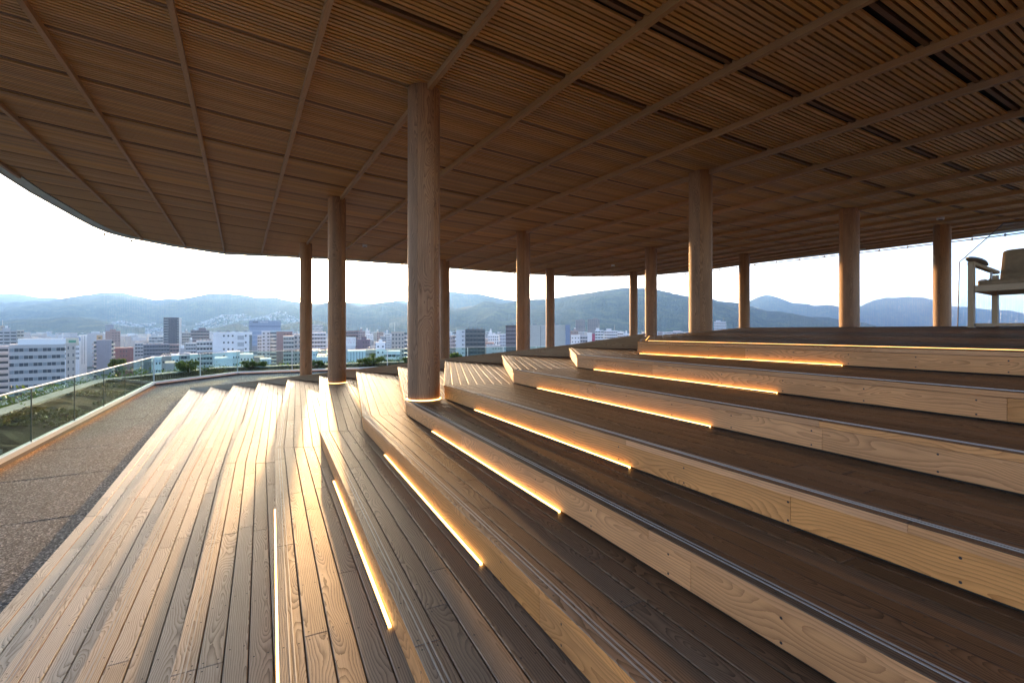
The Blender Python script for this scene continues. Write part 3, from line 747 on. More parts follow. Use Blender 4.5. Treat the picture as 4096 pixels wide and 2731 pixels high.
mb = MB(); A = offs(FP, 2.35); L = (A[1]-A[0]).length
for k in range(150):
    p = A[0].lerp(A[1], rng.uniform(.45, .98)); leaves(mb, Vector((p.x+rng.gauss(0, .08), p.y+rng.gauss(0, .08), GROUND+.42)), .06, 2, .035, 0, 1, rng)
tag(mb.build('white_flowers', M['white']), kind='stuff')

# ------------------------------------------------------------------ wooden armchair and glass screen on the upper floor
FZ = CREST_Z-.02
ch = empty('armchair', (5.13, 5.30, FZ)); tag(ch, 'wide wooden armchair with tan cushions behind the dark platform, at the right edge', 'armchair')
D_ = Vector((.63, .35)).normalized(); W_ = Vector((D_.y, -D_.x))
def cp(a, b, z): q = D_*a+W_*b; return (q.x, q.y, z)
M['chairwood'] = wood('pale_chair_wood', (.40, .29, .17), (.27, .18, .09), freq=80, rough=.45, bump=.1, ringw=.4, var=.1)
M['cushion'] = plain('tan_cushion_leather', (.20, .135, .075), .6, 0, .4, .15, 20, .15)
for a in (0, .70):
    for b in (0, 1.15):
        mb = MB(); hgt = .70 if a == 0 else .62
        mb.bar(cp(a, b, 0), cp(a, b, hgt), .05, .05, up=(D_.x, D_.y, 0)); mb.build('leg', M['chairwood'], ch)
for b in (0, 1.15):
    mb = MB(); mb.bar(cp(-.025, b, .715), cp(.74, b, .655), .055, .035); mb.build('armrest', M['chairwood'], ch)
    mb = MB(); mb.bar(cp(.03, b, .03), cp(.67, b, .03), .035, .035); mb.build('base_rail', M['chairwood'], ch)
    mb = MB(); mb.bar(cp(.03, b, .43), cp(.67, b, .41), .03, .06); mb.build('side_rail', M['chairwood'], ch)
for a in (0, .70):
    mb = MB(); mb.bar(cp(a, .03, .43-.02*a), cp(a, 1.12, .43-.02*a), .035, .065); mb.build('seat_rail', M['chairwood'], ch)
mb = MB(); mb.bar(cp(.02, .03, .03), cp(.02, 1.12, .03), .03, .03); mb.build('base_rail', M['chairwood'], ch)
def cushion(name, c, ax, ay, az, sx, sy, sz):
    bm = bmesh.new(); bmesh.ops.create_cube(bm, size=1)
    bmesh.ops.bevel(bm, geom=bm.edges[:]+bm.verts[:], offset=.09, segments=3, profile=.6, affect='EDGES')
    for v_ in bm.verts:
        q = Vector(ax)*v_.co.x*sx+Vector(ay)*v_.co.y*sy+Vector(az)*v_.co.z*sz; v_.co = Vector(c)+q
    bmesh.ops.recalc_face_normals(bm, faces=bm.faces[:])
    m_ = bpy.data.meshes.new(name); bm.to_mesh(m_); bm.free(); m_.materials.append(M['cushion'])
    for p_ in m_.polygons: p_.use_smooth = True
    return link(bpy.data.objects.new(name, m_), ch)
dv, wv = Vector((D_.x, D_.y, 0)), Vector((W_.x, W_.y, 0)); zv = Vector((0, 0, 1))
cushion('seat_cushion', cp(.34, .575, .485), dv, wv, zv, .68, 1.08, .07)
ln = (zv*.96+dv*.28).normalized()
cushion('back_cushion', cp(.72, .575, .70), (dv*.96-zv*.28).normalized(), wv, ln, .10, 1.04, .42)
# swivel tablet and knob clamped to the armrest
mb = MB(); ring = []
for i in range(20):
    t = 2*math.pi*i/20; rr = .075-.03*math.cos(t)*.8; ring.append((math.cos(t)*.26+.24, math.sin(t)*rr*.8))
top = [Vector(cp(a-.12, b+.02, .775-.10*a)) for a, b in ring]; bot = [p-Vector((0, 0, .016)) for p in top]
mb.face(top); mb.face(bot[::-1])
for i in range(20): j = (i+1) % 20; mb.face([bot[i], bot[j], top[j], top[i]])
tb = mb.build('tablet_arm', plain('grey_blue_enamel', (.16, .20, .24), .35), ch)
mb = MB(); mb.tube([cp(.58, .0, .66), cp(.56, .0, .57), cp(.50, -.01, .53)], .012, 8); mb.build('bracket', M['steel'], ch)
mb = MB(); mb.tube([Vector(cp(.44, -.02, .53)), Vector(cp(.40, -.03, .53))], .034, 18); mb.build('knob', M['steel'], ch)

gs = empty('glass_screen', (5.6, 6.0, FZ)); tag(gs, 'frameless glass screen with a slanted top corner behind the wooden armchair', 'glass screen')
def gp(x, y, Z): return Vector(((x-2048)/FS*Z, Z, (YH-y)/FS*Z))-Vector(gs.location)
G = [gp(3831, 1306, 6.0), gp(4300, 1303, 6.0), gp(4300, 876, 6.0), gp(4016, 892, 6.0), gp(3838, 1048, 6.0)]
mb = MB(); bk = [p+Vector((.004, .016, 0)) for p in G]; mb.face(G); mb.face(bk[::-1])
for i in range(5): j = (i+1) % 5; mb.face([G[j], G[i], bk[i], bk[j]])
M['glass2'] = glass_mat('screen_glass', (.90, .96, .98), 0.0, 1.12); mb.build('glass_pane', M['glass2'], gs)
mb = MB(); mb.tube([G[0], G[4], G[3], G[2]], .006, 5); mb.build('edge_trim', M['dark'], gs)

# ------------------------------------------------------------------ city ground, hills
ZC = -50.0
mb = MB()
n = 48; ring = [(15000*math.sin(2*math.pi*i/n), 15000*math.cos(2*math.pi*i/n), ZC) for i in range(n)]
mb.face(ring[::-1])
def city_ground():
    m, t, b = new_mat('city_streets_and_roofs'); tc = N(t, 'ShaderNodeNewGeometry')
    vo = N(t, 'ShaderNodeTexVoronoi'); vo.inputs['Scale'].default_value = .05; t.links.new(tc.outputs['Position'], vo.inputs['Vector'])
    sp = N(t, 'ShaderNodeSeparateColor'); t.links.new(vo.outputs['Color'], sp.inputs[0])
    t.links.new(ramp(t, sp.outputs[0], [(0, (.06, .065, .06)), (.4, (.16, .16, .16)), (.7, (.30, .29, .28)), (1, (.05, .075, .03))]), b.inputs['Base Color'])
    b.inputs['Roughness'].default_value = .9; return m
tag(mb.build('ground', city_ground()), kind='structure')

def forest(name, a, c, d):
    m, t, b = new_mat(name); tc = N(t, 'ShaderNodeNewGeometry')
    f = noise_(t, tc.outputs['Position'], .012, 6, .62); g = noise_(t, tc.outputs['Position'], .06, 4, .65)
    col = ramp(t, math_(t, 'ADD', math_(t, 'MULTIPLY', f, .6), math_(t, 'MULTIPLY', g, .4)), [(.36, a), (.5, c), (.64, d)])
    t.links.new(col, b.inputs['Base Color']); b.inputs['Roughness'].default_value = .95; b.inputs['Specular IOR Level'].default_value = .1
    bp = N(t, 'ShaderNodeBump'); bp.inputs['Strength'].default_value = 1.0; bp.inputs['Distance'].default_value = 25.0
    t.links.new(g, bp.inputs['Height']); t.links.new(bp.outputs[0], b.inputs['Normal']); return m
M['forest'] = forest('wooded_hillside', (.010, .020, .009), (.035, .062, .022), (.11, .15, .048))
def prof(pts):
    pts = sorted(pts)
    def f(x):
        if x <= pts[0][0]: return pts[0][1]
        for (a, ya), (b, yb) in zip(pts[:-1], pts[1:]):
            if x <= b:
                s = (x-a)/(b-a); return ya+(yb-ya)*s
        return pts[-1][1]
    return f
HILL = {}
def hill(name, label, pts, D0, D1, rough, nx=260, nt=16):
    "pts: skyline (column,row) in the photograph; rises from distance D0 to its ridge at D1, then falls away behind"
    f = prof(pts); xs0, xs1 = min(p[0] for p in pts), max(p[0] for p in pts)
    def P(x, t):
        az = (x-2048)/FS
        if t <= 1:
            Y = D0+(D1-D0)*t; zr = (YH-f(x))/FS*D1; s = t*t*(3-2*t)*.55+t*.45; z = ZC+(zr-ZC)*s
            env = math.sin(math.pi*min(1, t))**.8
        else:
            Y = D1+(t-1)*1500; zr = (YH-f(x))/FS*D1; z = zr-(t-1)*(zr-ZC)*1.02; env = 0
        X = az*Y; q = Vector((X/520, Y/900, .3*D1/1000))
        rg = abs(noise.noise(q*1.3+Vector((11, 3, 0))))          # gullies and spurs
        z += env*rough*(.9*noise.noise(q)+.5*noise.noise(q*2.6)-1.1*rg+.35)
        z += (.016*rough if t < 1 else .03*rough)*noise.noise(Vector((X/28, Y/60, 2)))+(.02*rough*noise.noise(Vector((X/9, 1, 2))) if t == 1 else 0)
        if t <= 1: z += 3.2*noise.noise(Vector((X/13, Y/17, 7)))+2.0*noise.noise(Vector((X/6, Y/9, 4)))      # crowns of trees
        return Vector((X, Y, max(z, ZC-8)))
    HILL[name+label] = P
    mb = MB(); T = [i/nt for i in range(nt+1)]+[1.3, 2.0]
    G = [[P(xs0+(xs1-xs0)*i/nx, t) for t in T] for i in range(nx+1)]
    idx = {}; 
    for i in range(nx+1):
        for j in range(len(T)): idx[i, j] = len(mb.v); mb.v.append(tuple(G[i][j]))
    for i in range(nx):
        for j in range(len(T)-1):
            mb.f.append((idx[i, j], idx[i+1, j], idx[i+1, j+1], idx[i, j+1])); mb.uv.append([(0, 0)]*4); mb.mi.append(0)
    o = mb.build(name, M['forest']); tag(o, kind='structure')
    for p_ in o.data.polygons: p_.use_smooth = True
    return P
K2 = 1/2.24
def zz(off, pts, s=2.24): return [(off[0]+x/s, off[1]+y/s) for x, y in pts]
far1 = zz((0,1150), [(-900,40),(-300,50),(0,52),(180,57),(350,88),(480,85),(560,105),(800,160),(1300,220)])
far2 = zz((1200,1150), [(-100,220),(100,180),(250,150),(440,130),(520,133),(640,148),(740,150),(820,124),(880,110),(960,120),(1060,160),(1250,230)])
main1 = zz((0,1150), [(-1200,150),(-400,140),(0,147),(150,145),(330,130),(430,130),(470,112),(620,95),(770,80),(870,62),(1000,53),(1100,55),(1200,75),(1340,100)])+\
        zz((600,1150), [(50,110),(150,98),(270,102),(400,78),(480,72),(560,72),(660,58),(740,75),(850,72),(950,92),(1050,105),(1130,98),(1250,115),(1340,131)])+zz((1200,1150), [(100,142),(250,146)])
main1b = zz((1200,1150), [(60,215),(150,160),(250,135),(330,122),(405,130),(450,140),(520,168),(600,160),(650,145),(780,128),(850,125),(960,150),(1100,180),(1250,215),(1400,260)])
back2 = zz((1780,1130), [(-260,170),(-120,105),(30,85),(80,82),(180,95),(240,92),(330,105),(420,125),(520,148),(580,158),(640,158),(740,165),(900,190),(1300,300)])
front2 = zz((1780,1130), [(-500,330),(-250,262),(-100,228),(30,215),(100,235),(200,215),(280,205),(350,185),(430,190),(480,200),(560,185),(640,168),(740,153),(820,148),(900,150),(1000,135),(1100,118),(1200,105),(1300,92)])+\
         zz((2380,1150), [(20,40),(100,38),(230,30),(330,28),(430,15),(560,30),(700,60),(840,78),(1060,105),(1100,120),(1200,130),(1290,140)])+zz((2300,900), [(1390,640),(1500,680),(1600,690),(1700,715),(1800,745),(2100,800)], 1.96)
peak = zz((2300,900), [(900,760),(1090,690),(1290,640),(1390,585),(1440,562),(1500,548),(1550,556),(1600,570),(1700,610),(1800,618),(1870,632),(1970,625),(2070,640)], 1.96)+\
       zz((3200,800), [(80,1085),(180,1105),(350,1100),(415,1115),(520,1150),(700,1230)], 2.614)
low3 = zz((2300,900), [(1500,800),(1600,765),(1700,745),(1800,728),(1900,720),(2000,727),(2070,740),(2250,760)], 1.96)+zz((3200,800), [(300,1225),(420,1240),(600,1290),(800,1320)], 2.614)
dome = zz((3200,800), [(420,1240),(520,1165),(640,1105),(700,1075),(780,1045),(900,1020),(1000,1022),(1120,1010),(1290,1020),(1390,1045),(1500,1085),(1620,1150),(1750,1230)], 2.614)
right4 = zz((3200,800), [(1300,1180),(1450,1130),(1590,1110),(1680,1115),(1760,1118),(1900,1140),(2080,1148),(2200,1155),(2342,1185),(2700,1180),(3400,1200)], 2.614)
foot1 = zz((0,1150), [(-700,330),(-200,300),(0,300),(200,285),(420,282),(560,265),(720,268),(860,285),(960,310),(1100,345),(1300,360)])
foot2 = zz((600,1150), [(380,395),(500,370),(620,355),(700,335),(770,322),(850,345),(900,360),(1000,380),(1150,345),(1250,325),(1340,310)])+zz((1200,1150), [(60,290),(150,300),(300,330),(420,372)])
hill('hill', 'far1', far1, 5600, 6600, 50); hill('hill', 'far2', far2, 5600, 6600, 50)
H_main = hill('hill', 'm1', main1, 2600, 5200, 95, 420, 22); hill('hill', 'm1b', main1b, 2500, 4300, 80, 260, 18)
hill('hill', 'b2', back2, 4200, 5600, 80); H_fr = hill('hill', 'f2', front2, 1900, 3600, 75, 420, 24)
hill('hill', 'peak', peak, 4800, 6000, 60); H_low = hill('hill', 'low', low3, 2600, 3300, 25); hill('hill', 'dome', dome, 5200, 6200, 50); hill('hill', 'r4', right4, 5800, 6700, 50)
hill('hill', 'ft1', foot1, 1900, 2600, 30); hill('hill', 'ft2', foot2, 1700, 2300, 22)

# ------------------------------------------------------------------ buildings of the town
matc = {}
def wallmat(c, rough=.8):
    key = tuple(round(x, 2) for x in c)+(rough,)
    if key not in matc: matc[key] = plain('facade_%d' % len(matc), c, rough, 0, .3, .07, .35)
    return matc[key]
M['win'] = plain('window_glass', (.035, .05, .065), .12, 0, .6); M['winlt'] = plain('pale_window', (.22, .25, .27), .25, 0, .5)
M['blue'] = plain('blue_panel', (.05, .12, .30), .5); M['roofgrey'] = plain('roof_felt', (.28, .29, .29), .9, 0, .2, .2, .5)
boxcache = {}
def boxmesh(name, sx, sy, sz, mat):
    key = (name, round(sx, 2), round(sy, 2), round(sz, 2), mat.name)
    if key not in boxcache:
        mb = MB(); mb.box(-sx/2, sx/2, -sy/2, sy/2, -sz/2, sz/2); boxcache[key] = mb.mesh(name, mat)
    return boxcache[key]
def put(name, parent, x, y, z, sx, sy, sz, mat):
    o = link(bpy.data.objects.new(name, boxmesh(name, sx, sy, sz, mat)), parent); o.location = (x, y, z); return o
rb = random.Random(21)
def building(label, x0, x1, ytop, ybot, d, col, style, name='apartment_building', depth=14, yaw=0.0, fh=3.1, bays=None, roof=('tank',), side=None, sidecol=None, wcol=None, band=None, group=None):
    xc = (x0+x1)/2; be = math.atan((xc-2048)/FS); w_ = (x1-x0)/FS*d*math.cos(be)/max(.5, math.cos(yaw)); top = (YH-ytop)/FS*d; zb = (YH-ybot)/FS*d-1
    root = empty(name, ((xc-2048)/FS*d, d, ZC), -be+yaw); tag(root, label, 'building', group)
    H = top-ZC; wm = wallmat(col); zv0 = max(1.5, zb-ZC)
    mb = MB(); mb.box(-w_/2, w_/2, 0, depth, 0, H); mb.build('wall', wm, root)
    put('roof_parapet', root, 0, depth/2, H+.25, w_+.3, depth+.3, .5, wallmat(tuple(min(.85, c*1.12) for c in col)))
    nf = max(1, int((H-zv0)/fh)); nb = bays or max(1, int(w_/3.6)); bw = w_/nb; gm = wcol or M['win']
    for f in range(nf):
        z = H-1.9-f*fh
        if z < 1: break
        if style == 'grid':
            for b in range(nb):
                put('window', root, -w_/2+bw*(b+.5), -.02, z, bw*.45, .12, fh*.42, gm)
        elif style == 'small':
            for b in range(nb):
                if (b*7+3) % 5 in (0, 3) and nb > 4: continue
                put('window', root, -w_/2+bw*(b+.5), -.02, z, bw*.38, .12, fh*.26, gm)
        elif style == 'ribbon':
            for b in range(nb):
                put('window', root, -w_/2+bw*(b+.5), -.03, z, bw*.92, .14, fh*.46, gm if (b+f) % 3 else M['winlt'])
        elif style == 'balcony':
            put('balcony', root, 0, -.6, z-.75, w_*.96, 1.2, 1.05, wallmat(band or tuple(min(.8, c*1.15) for c in col)))
            for b in range(nb):
                put('window', root, -w_/2+bw*(b+.5), -.02, z+.35, bw*.8, .12, fh*.42, gm)
        elif style == 'stripe':
            put('louvre_panel', root, 0, -.1, z, w_*.98, .3, fh*.55, wallmat(band or (.05, .045, .05)))
    if style == 'balcony':
        for b in range(0, nb+1, max(1, nb//4)):
            put('partition_wall', root, -w_/2*.96+w_*.96*b/nb, -.62, (H+zv0)/2-.4, .25, 1.3, H-zv0-.8, wm)
    if style == 'panel':
        for b in range(1, nb):
            put('panel_joint', root, -w_/2+bw*b, -.02, (H+zv0)/2, .18, .1, H-zv0, M['dark'])
    if side:                                               # windows on the visible flank
        sx = w_/2 if side > 0 else -w_/2; ns = max(1, int(depth/4.2))
        if sidecol: put('side_wall', root, sx+.05*side, depth/2, H/2, .2, depth, H-.1, wallmat(sidecol))
        for f in range(nf):
            z = H-1.9-f*fh
            for b in range(ns):
                put('window', root, sx+.12*side, depth*(b+.5)/ns, z, .14, depth/ns*.5, fh*.42, M['win'])
    rx = 0
    for r_ in roof:
        if r_ == 'tank':
            rx = rb.uniform(-.3, .3)*w_; put('penthouse', root, rx, depth*.5, H+1.6, min(5, w_*.3), 4, 2.8, wm)
            mb = MB(); mb.tube([(0, 0, 0), (0, 0, 1.8)], 1.0, 10); o = mb.build('water_tank', M['white'], root); o.location = (rx, depth*.5, H+3.0)
        elif r_ == 'pent': put('penthouse', root, rb.uniform(-.2, .2)*w_, depth*.45, H+1.5, w_*.4, depth*.5, 2.6, wm)
        elif r_ == 'mast':
            mb = MB(); mb.tube([(0, 0, 0), (0, 0, 7)], .12, 5, .05); o = mb.build('antenna', M['white'], root); o.location = (rb.uniform(-.3, .3)*w_, depth*.4, H+.4)
        elif r_ == 'plant':
            for q in range(4): put('roof_unit', root, (-.35+.23*q)*w_, depth*.5, H+.9, w_*.09, 2, 1.0+.5*(q % 2), M['winlt'])
    return root, w_, H
WHT, LG, GR, DG, BE, BR, PK = (.74,.75,.76), (.58,.59,.60), (.38,.39,.41), (.16,.165,.19), (.52,.47,.40), (.26,.15,.12), (.42,.30,.26)
B = building
r2 = B('large grey office block with five window bands and a pale rooftop box, far left', 40, 263, 1382, 1790, 220, (.46,.44,.43), 'ribbon', 'office_building', 24, 0, 3.35, 12, (), wcol=M['win'])
put('rooftop_hall', r2[0], 1.5, 6, r2[2]+1.6, 16, 8, 3.2, M['white']); put('sign_tower', r2[0], 11.8, 5, r2[2]+1.6, 4.6, 6, 3.6, wallmat((.62,.57,.45)))
put('sign_panel', r2[0], 11.8, 1.9, r2[2]+1.7, 2.6, .1, 1.2, plain('green_sign', (.10,.32,.20), .6))
r2b = B('beige ribbed end block attached right of the large grey office block', 263, 303, 1376, 1790, 228, (.56,.49,.44), 'grid', 'office_building', 20, 0, 3.35, 2, ())
for q in range(0, 9): put('rib', r2b[0], -2.2+q*.55, -.1, r2b[2]*.5, .16, .3, r2b[2]-1, wallmat((.60,.53,.48)))
B('grey balconied block at the left picture edge beside the large office', -60, 38, 1388, 1790, 235, (.45,.44,.45), 'balcony', depth=14)
B('grey flats with railed balconies behind the large office, at the left edge', -40, 68, 1324, 1400, 430, (.44,.44,.45), 'balcony', band=(.55,.56,.58))
B('beige stair tower end of the grey flats at the far left', 68, 96, 1322, 1400, 432, (.58,.53,.47), 'balcony', bays=2, roof=())
B('small beige rooftop house above the far left flats', 0, 18, 1304, 1330, 520, (.50,.42,.34), 'small', roof=('mast',))
r = B('white building with slanted white gable and blue roof sign, behind the large office', 258, 318, 1366, 1450, 320, WHT, 'ribbon', 'office_building', wcol=M['winlt'], roof=())
put('roof_sign', r[0], 0, 2, r[2]+1.6, 8.5, .4, 2.6, M['blue']); put('sign_face', r[0], .6, 1.75, r[2]+1.6, 6.2, .1, 1.5, M['white'])
B('tall narrow white slab right of the blue roof sign', 318, 348, 1343, 1450, 340, (.72,.71,.68), 'panel', bays=3, roof=())
r = B('dark grey windowless tower with stepped balconies on both flanks', 386, 447, 1362, 1480, 280, (.27,.265,.30), 'blank', depth=12, roof=(), side=None)
for f in range(9):
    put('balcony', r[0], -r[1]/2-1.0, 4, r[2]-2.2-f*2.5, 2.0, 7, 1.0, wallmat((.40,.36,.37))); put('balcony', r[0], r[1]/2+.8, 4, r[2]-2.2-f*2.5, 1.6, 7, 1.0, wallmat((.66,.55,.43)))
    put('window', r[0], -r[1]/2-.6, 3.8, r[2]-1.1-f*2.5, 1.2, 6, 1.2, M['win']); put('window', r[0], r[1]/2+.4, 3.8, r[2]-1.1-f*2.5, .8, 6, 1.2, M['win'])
B('low red brick block right of the dark windowless tower', 455, 534, 1394, 1450, 330, (.27,.10,.09), 'small', roof=(), bays=7, depth=16)
B('pinkish brown stepped block behind the dark windowless tower', 422, 482, 1326, 1375, 560, (.38,.24,.21), 'small', roof=('pent',), bays=5)
B('slim pale and dark twin tower far behind the pinkish block', 422, 456, 1299, 1335, 720, (.42,.45,.50), 'stripe', bays=2, roof=(), band=(.24,.26,.31))
B('small tan rooftop cube block in front of the pinkish block', 386, 410, 1343, 1366, 420, (.55,.36,.20), 'small', roof=())
r = B('tall dark apartment tower, tallest in the left half, with one white edge', 654, 716, 1271, 1410, 600, (.115,.115,.145), 'balcony', depth=16, band=(.30,.31,.35), bays=4, roof=(), fh=3.3)
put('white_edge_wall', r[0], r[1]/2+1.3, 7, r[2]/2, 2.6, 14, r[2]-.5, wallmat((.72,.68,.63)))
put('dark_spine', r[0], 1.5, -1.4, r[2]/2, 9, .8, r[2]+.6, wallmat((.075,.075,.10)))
B('long dark grey balconied block below the tall dark tower', 574, 679, 1379, 1425, 400, (.17,.175,.215), 'balcony', band=(.25,.26,.30), roof=('plant',), bays=9)
B('dull red block joined to the right of the long dark grey block', 679, 716, 1380, 1425, 402, (.24,.17,.18), 'balcony', band=(.30,.22,.23), roof=(), bays=3)
B('pale grey terraced flats left of the long dark grey block', 539, 573, 1372, 1430, 420, (.44,.45,.47), 'balcony', bays=3, roof=())
B('pale terraced office with a sunlit corner, left of the tall dark tower', 596, 652, 1346, 1382, 520, (.50,.50,.50), 'ribbon', 'office_building', bays=5)
B('brown apartment block with pale floor lines and roof turret, right of the tall dark tower', 763, 838, 1322, 1385, 480, (.22,.18,.20), 'balcony', band=(.42,.38,.38), roof=('pent', 'mast'), bays=6)
B('light grey apartment block with five windows per floor, left of the big white block', 786, 851, 1366, 1500, 300, (.54,.55,.56), 'balcony', band=(.66,.67,.68), bays=5, roof=('plant',))
B('pale narrow flats left of the light grey apartment block', 742, 784, 1373, 1430, 400, (.50,.51,.52), 'balcony', bays=4)
B('yellowish grey flats between tall dark tower and brown block', 727, 763, 1332, 1375, 560, (.47,.44,.40), 'balcony', bays=4)
r = B('big white block with small square windows and one dark corner strip', 852, 1010, 1331, 1480, 300, (.76,.76,.77), 'small', depth=16, bays=9, roof=('plant',), fh=4.2)
for f in range(5): put('stair_window', r[0], 4.4, -.06, r[2]-3.1-f*4.2, 3.6, .2, 2.6, wallmat((.42,.43,.45)))
put('corner_strip', r[0], r[1]/2-.8, -.1, r[2]/2-.6, 1.5, .4, r[2]-1.5, wallmat((.20,.22,.22)))
r = B('white low building with green lettering on its front, before the big white block', 860, 930, 1437, 1560, 200, (.74,.76,.76), 'blank', 'shop_building', depth=16, roof=())
for q in ((1.6, 4.6), (2.9, 4.6), (1.6, 7.0), (2.9, 7.0)): put('window', r[0], q[0]-.6, -.05, r[2]-q[1], .7, .12, .32, M['win'])
LETT = []
r3 = B('white upper block standing on the low building with green lettering', 910, 960, 1411, 1500, 205, (.74,.76,.76), 'small', 'shop_building', depth=12, roof=(), bays=5)
LETT.append(('大昌', r3[0], 1.15, -.12, 3.2+r3[2]-8.3, 1.05, (.12,.50,.42)))
B('white stepped house with grey windows right of the green lettering', 960, 1012, 1421, 1520, 230, (.70,.72,.73), 'small', 'shop_building', bays=4, roof=())
r = B('broad blue glass office with white lettering at its top left corner', 997, 1124, 1284, 1380, 650, (.27,.34,.46), 'blank', 'office_building', depth=26, roof=())
for f in range(5): put('band', r[0], 0, -.05, r[2]-7.2-f*6.0, r[1]*.99, .3, .9 if f else 1.5, wallmat((.15,.18,.27) if f == 0 else (.50,.54,.60)))
put('logo_plate', r[0], -r[1]/2+7.5, -.1, r[2]-1.6, 6.2, .2, 1.6, M['dark'])
put('logo_face', r[0], -r[1]/2+7.5, -.25, r[2]-1.6, 5.2, .1, .8, M['winlt'])
for q in range(6): put('sign_character', r[0], -r[1]/2+13.5+q*1.7, -.2, r[2]-1.6, 1.1, .3, 1.1, M['white'])
B('slim white tower with a column of barred windows beside the brown tower', 1046, 1082, 1325, 1450, 430, (.66,.69,.73), 'grid', bays=2, roof=())
B('grey balconied flats left of the slim white tower', 1030, 1048, 1344, 1430, 450, (.50,.51,.54), 'balcony', bays=2, roof=())
r = B('reddish brown tower with pale blue roof and cream balcony corner', 1106, 1170, 1328, 1460, 420, (.29,.18,.17), 'small', depth=16, bays=5, roof=())
put('roof_panel', r[0], -1.6, 8, r[2]+.9, r[1]+6, 15, 1.3, wallmat((.45,.58,.62)))
for f in range(10):
    put('balcony', r[0], -r[1]/2-2.6, 1, r[2]-2.4-f*3.1, 5.2, 3, 1.2, wallmat((.62,.57,.50))); put('window', r[0], -r[1]/2-2.6, .9, r[2]-.9-f*3.1, 4.8, 2.6, 1.4, M['win'])
B('beige balconied flats just left of the column left of the sun', 1133, 1176, 1346, 1500, 330, (.55,.50,.46), 'balcony', bays=4, roof=(), fh=2.9)
B('plain beige tower wall touching the column left of the sun', 1176, 1222, 1340, 1500, 345, (.56,.49,.45), 'grid', bays=3, roof=())
B('grey-roofed low hall with a blue-white front below the brown tower', 1040, 1084, 1440, 1520, 230, (.52,.58,.64), 'panel', 'shop_building', bays=4, roof=())
B('small brown flat-roofed shop beside the grey-roofed low hall', 1016, 1056, 1432, 1470, 260, (.36,.28,.25), 'blank', 'shop_building', roof=())
r = B('low white shop with faded blue lettering behind the balustrade corner', 606, 646, 1434, 1560, 190, (.70,.73,.74), 'small', 'shop_building', depth=10, bays=3, roof=())
LETT.append(('うちだ', r[0], .2, -.12, r[2]-1.05, .95, (.12,.24,.55)))
B('pinkish low shop between the faded blue lettering and the shrub', 646, 690, 1430, 1530, 205, (.46,.37,.36), 'small', 'shop_building', bays=3, roof=('plant',))
B('brownish sloping-roof shed below the pinkish low shop', 661, 700, 1457, 1540, 170, (.42,.34,.34), 'blank', 'shop_building', roof=())
B('pale curved-corner house left of the tall shrub, dark blue flank', 686, 716, 1424, 1560, 200, (.55,.62,.66), 'small', 'shop_building', bays=2, roof=(), side=1, sidecol=(.16,.22,.27))
B('pale green low house behind the balustrade post, left of the light grey apartments', 760, 790, 1422, 1520, 220, (.58,.66,.64), 'small', 'shop_building', bays=2, roof=())
B('grey flats over a dark band, right of the faded lettering shop', 712, 760, 1416, 1480, 260, (.42,.40,.41), 'ribbon', 'shop_building', bays=4)
B('white balcony tower between the two sunlit columns', 1245, 1304, 1331, 1470, 380, (.66,.65,.66), 'balcony', bays=5, band=(.74,.73,.74), roof=())
B('white stepped block above the balcony tower, between the two sunlit columns', 1250, 1291, 1298, 1335, 900, (.66,.63,.60), 'ribbon', bays=6, roof=('mast',))
B('pale blue low house at the foot of the balcony tower between the columns', 1240, 1272, 1404, 1480, 250, (.55,.63,.70), 'small', 'shop_building', bays=3, roof=())
B('white house with a dark open front between the columns', 1268, 1316, 1432, 1500, 220, (.62,.65,.68), 'small', 'shop_building', bays=4, roof=('plant',))
B('dark red flats behind the white billboard right of the sun column', 1372, 1434, 1325, 1390, 430, (.21,.14,.16), 'balcony', band=(.33,.24,.25), bays=6, roof=())
B('pinkish flats right of the dark red flats', 1434, 1460, 1325, 1380, 560, (.38,.29,.29), 'grid', bays=3)
B('dark plum house with a white roof box right of the billboard', 1428, 1480, 1360, 1400, 380, (.17,.12,.16), 'small', bays=5, roof=('pent',))
r = B('white billboard building lettered in red, right of the sun column', 1376, 1422, 1384, 1500, 330, (.60,.61,.63), 'blank', 'shop_building', roof=())
put('billboard', r[0], 0, .2, r[2]+3.1, r[1]+.4, .5, 6.4, M['white'])
LETT.append(('ウエノヤ', r[0], .75, -.1, r[2]+4.15, 1.45, (.40,.10,.22))); LETT.append(('ビル  7', r[0], .75, -.1, r[2]+2.45, 1.45, (.40,.10,.22)))
B('white windowless low hall right of the sun column, behind the shrub', 1392, 1462, 1407, 1500, 225, (.66,.72,.78), 'panel', 'shop_building', bays=6, roof=())
B('grey roofed house between the white low hall and the white tower', 1462, 1504, 1403, 1480, 260, (.44,.42,.41), 'ribbon', 'shop_building', bays=3, roof=('plant',))
r = B('white small tower topped by a round tank, left of the nearest thick column', 1503, 1541, 1372, 1500, 255, (.76,.78,.80), 'small', 'office_building', bays=2, depth=8, roof=())
mb = MB(); mb.tube([(0, 0, 0), (0, 0, 1.5)], 1.0, 14); o = mb.build('water_tank', M['white'], r[0]); o.location = (0, 3, r[2]+.4)
B('white office with two dark ribbon windows left of the nearest thick column', 1534, 1600, 1408, 1500, 250, (.74,.77,.79), 'ribbon', 'office_building', bays=4, fh=2.6, roof=())
r = B('beige apartment tower with pairs of small windows left of the nearest thick column', 1566, 1617, 1329, 1480, 360, (.47,.42,.38), 'grid', bays=4, depth=16, roof=('mast',))
for f in range(8): put('balcony', r[0], r[1]/2+1.6, 3, r[2]-2.4-f*3.1, 3.2, 5, 1.0, wallmat((.36,.34,.36))); put('window', r[0], r[1]/2+1.2, 3, r[2]-1.0-f*3.1, 2.4, 4.6, 1.4, M['win'])
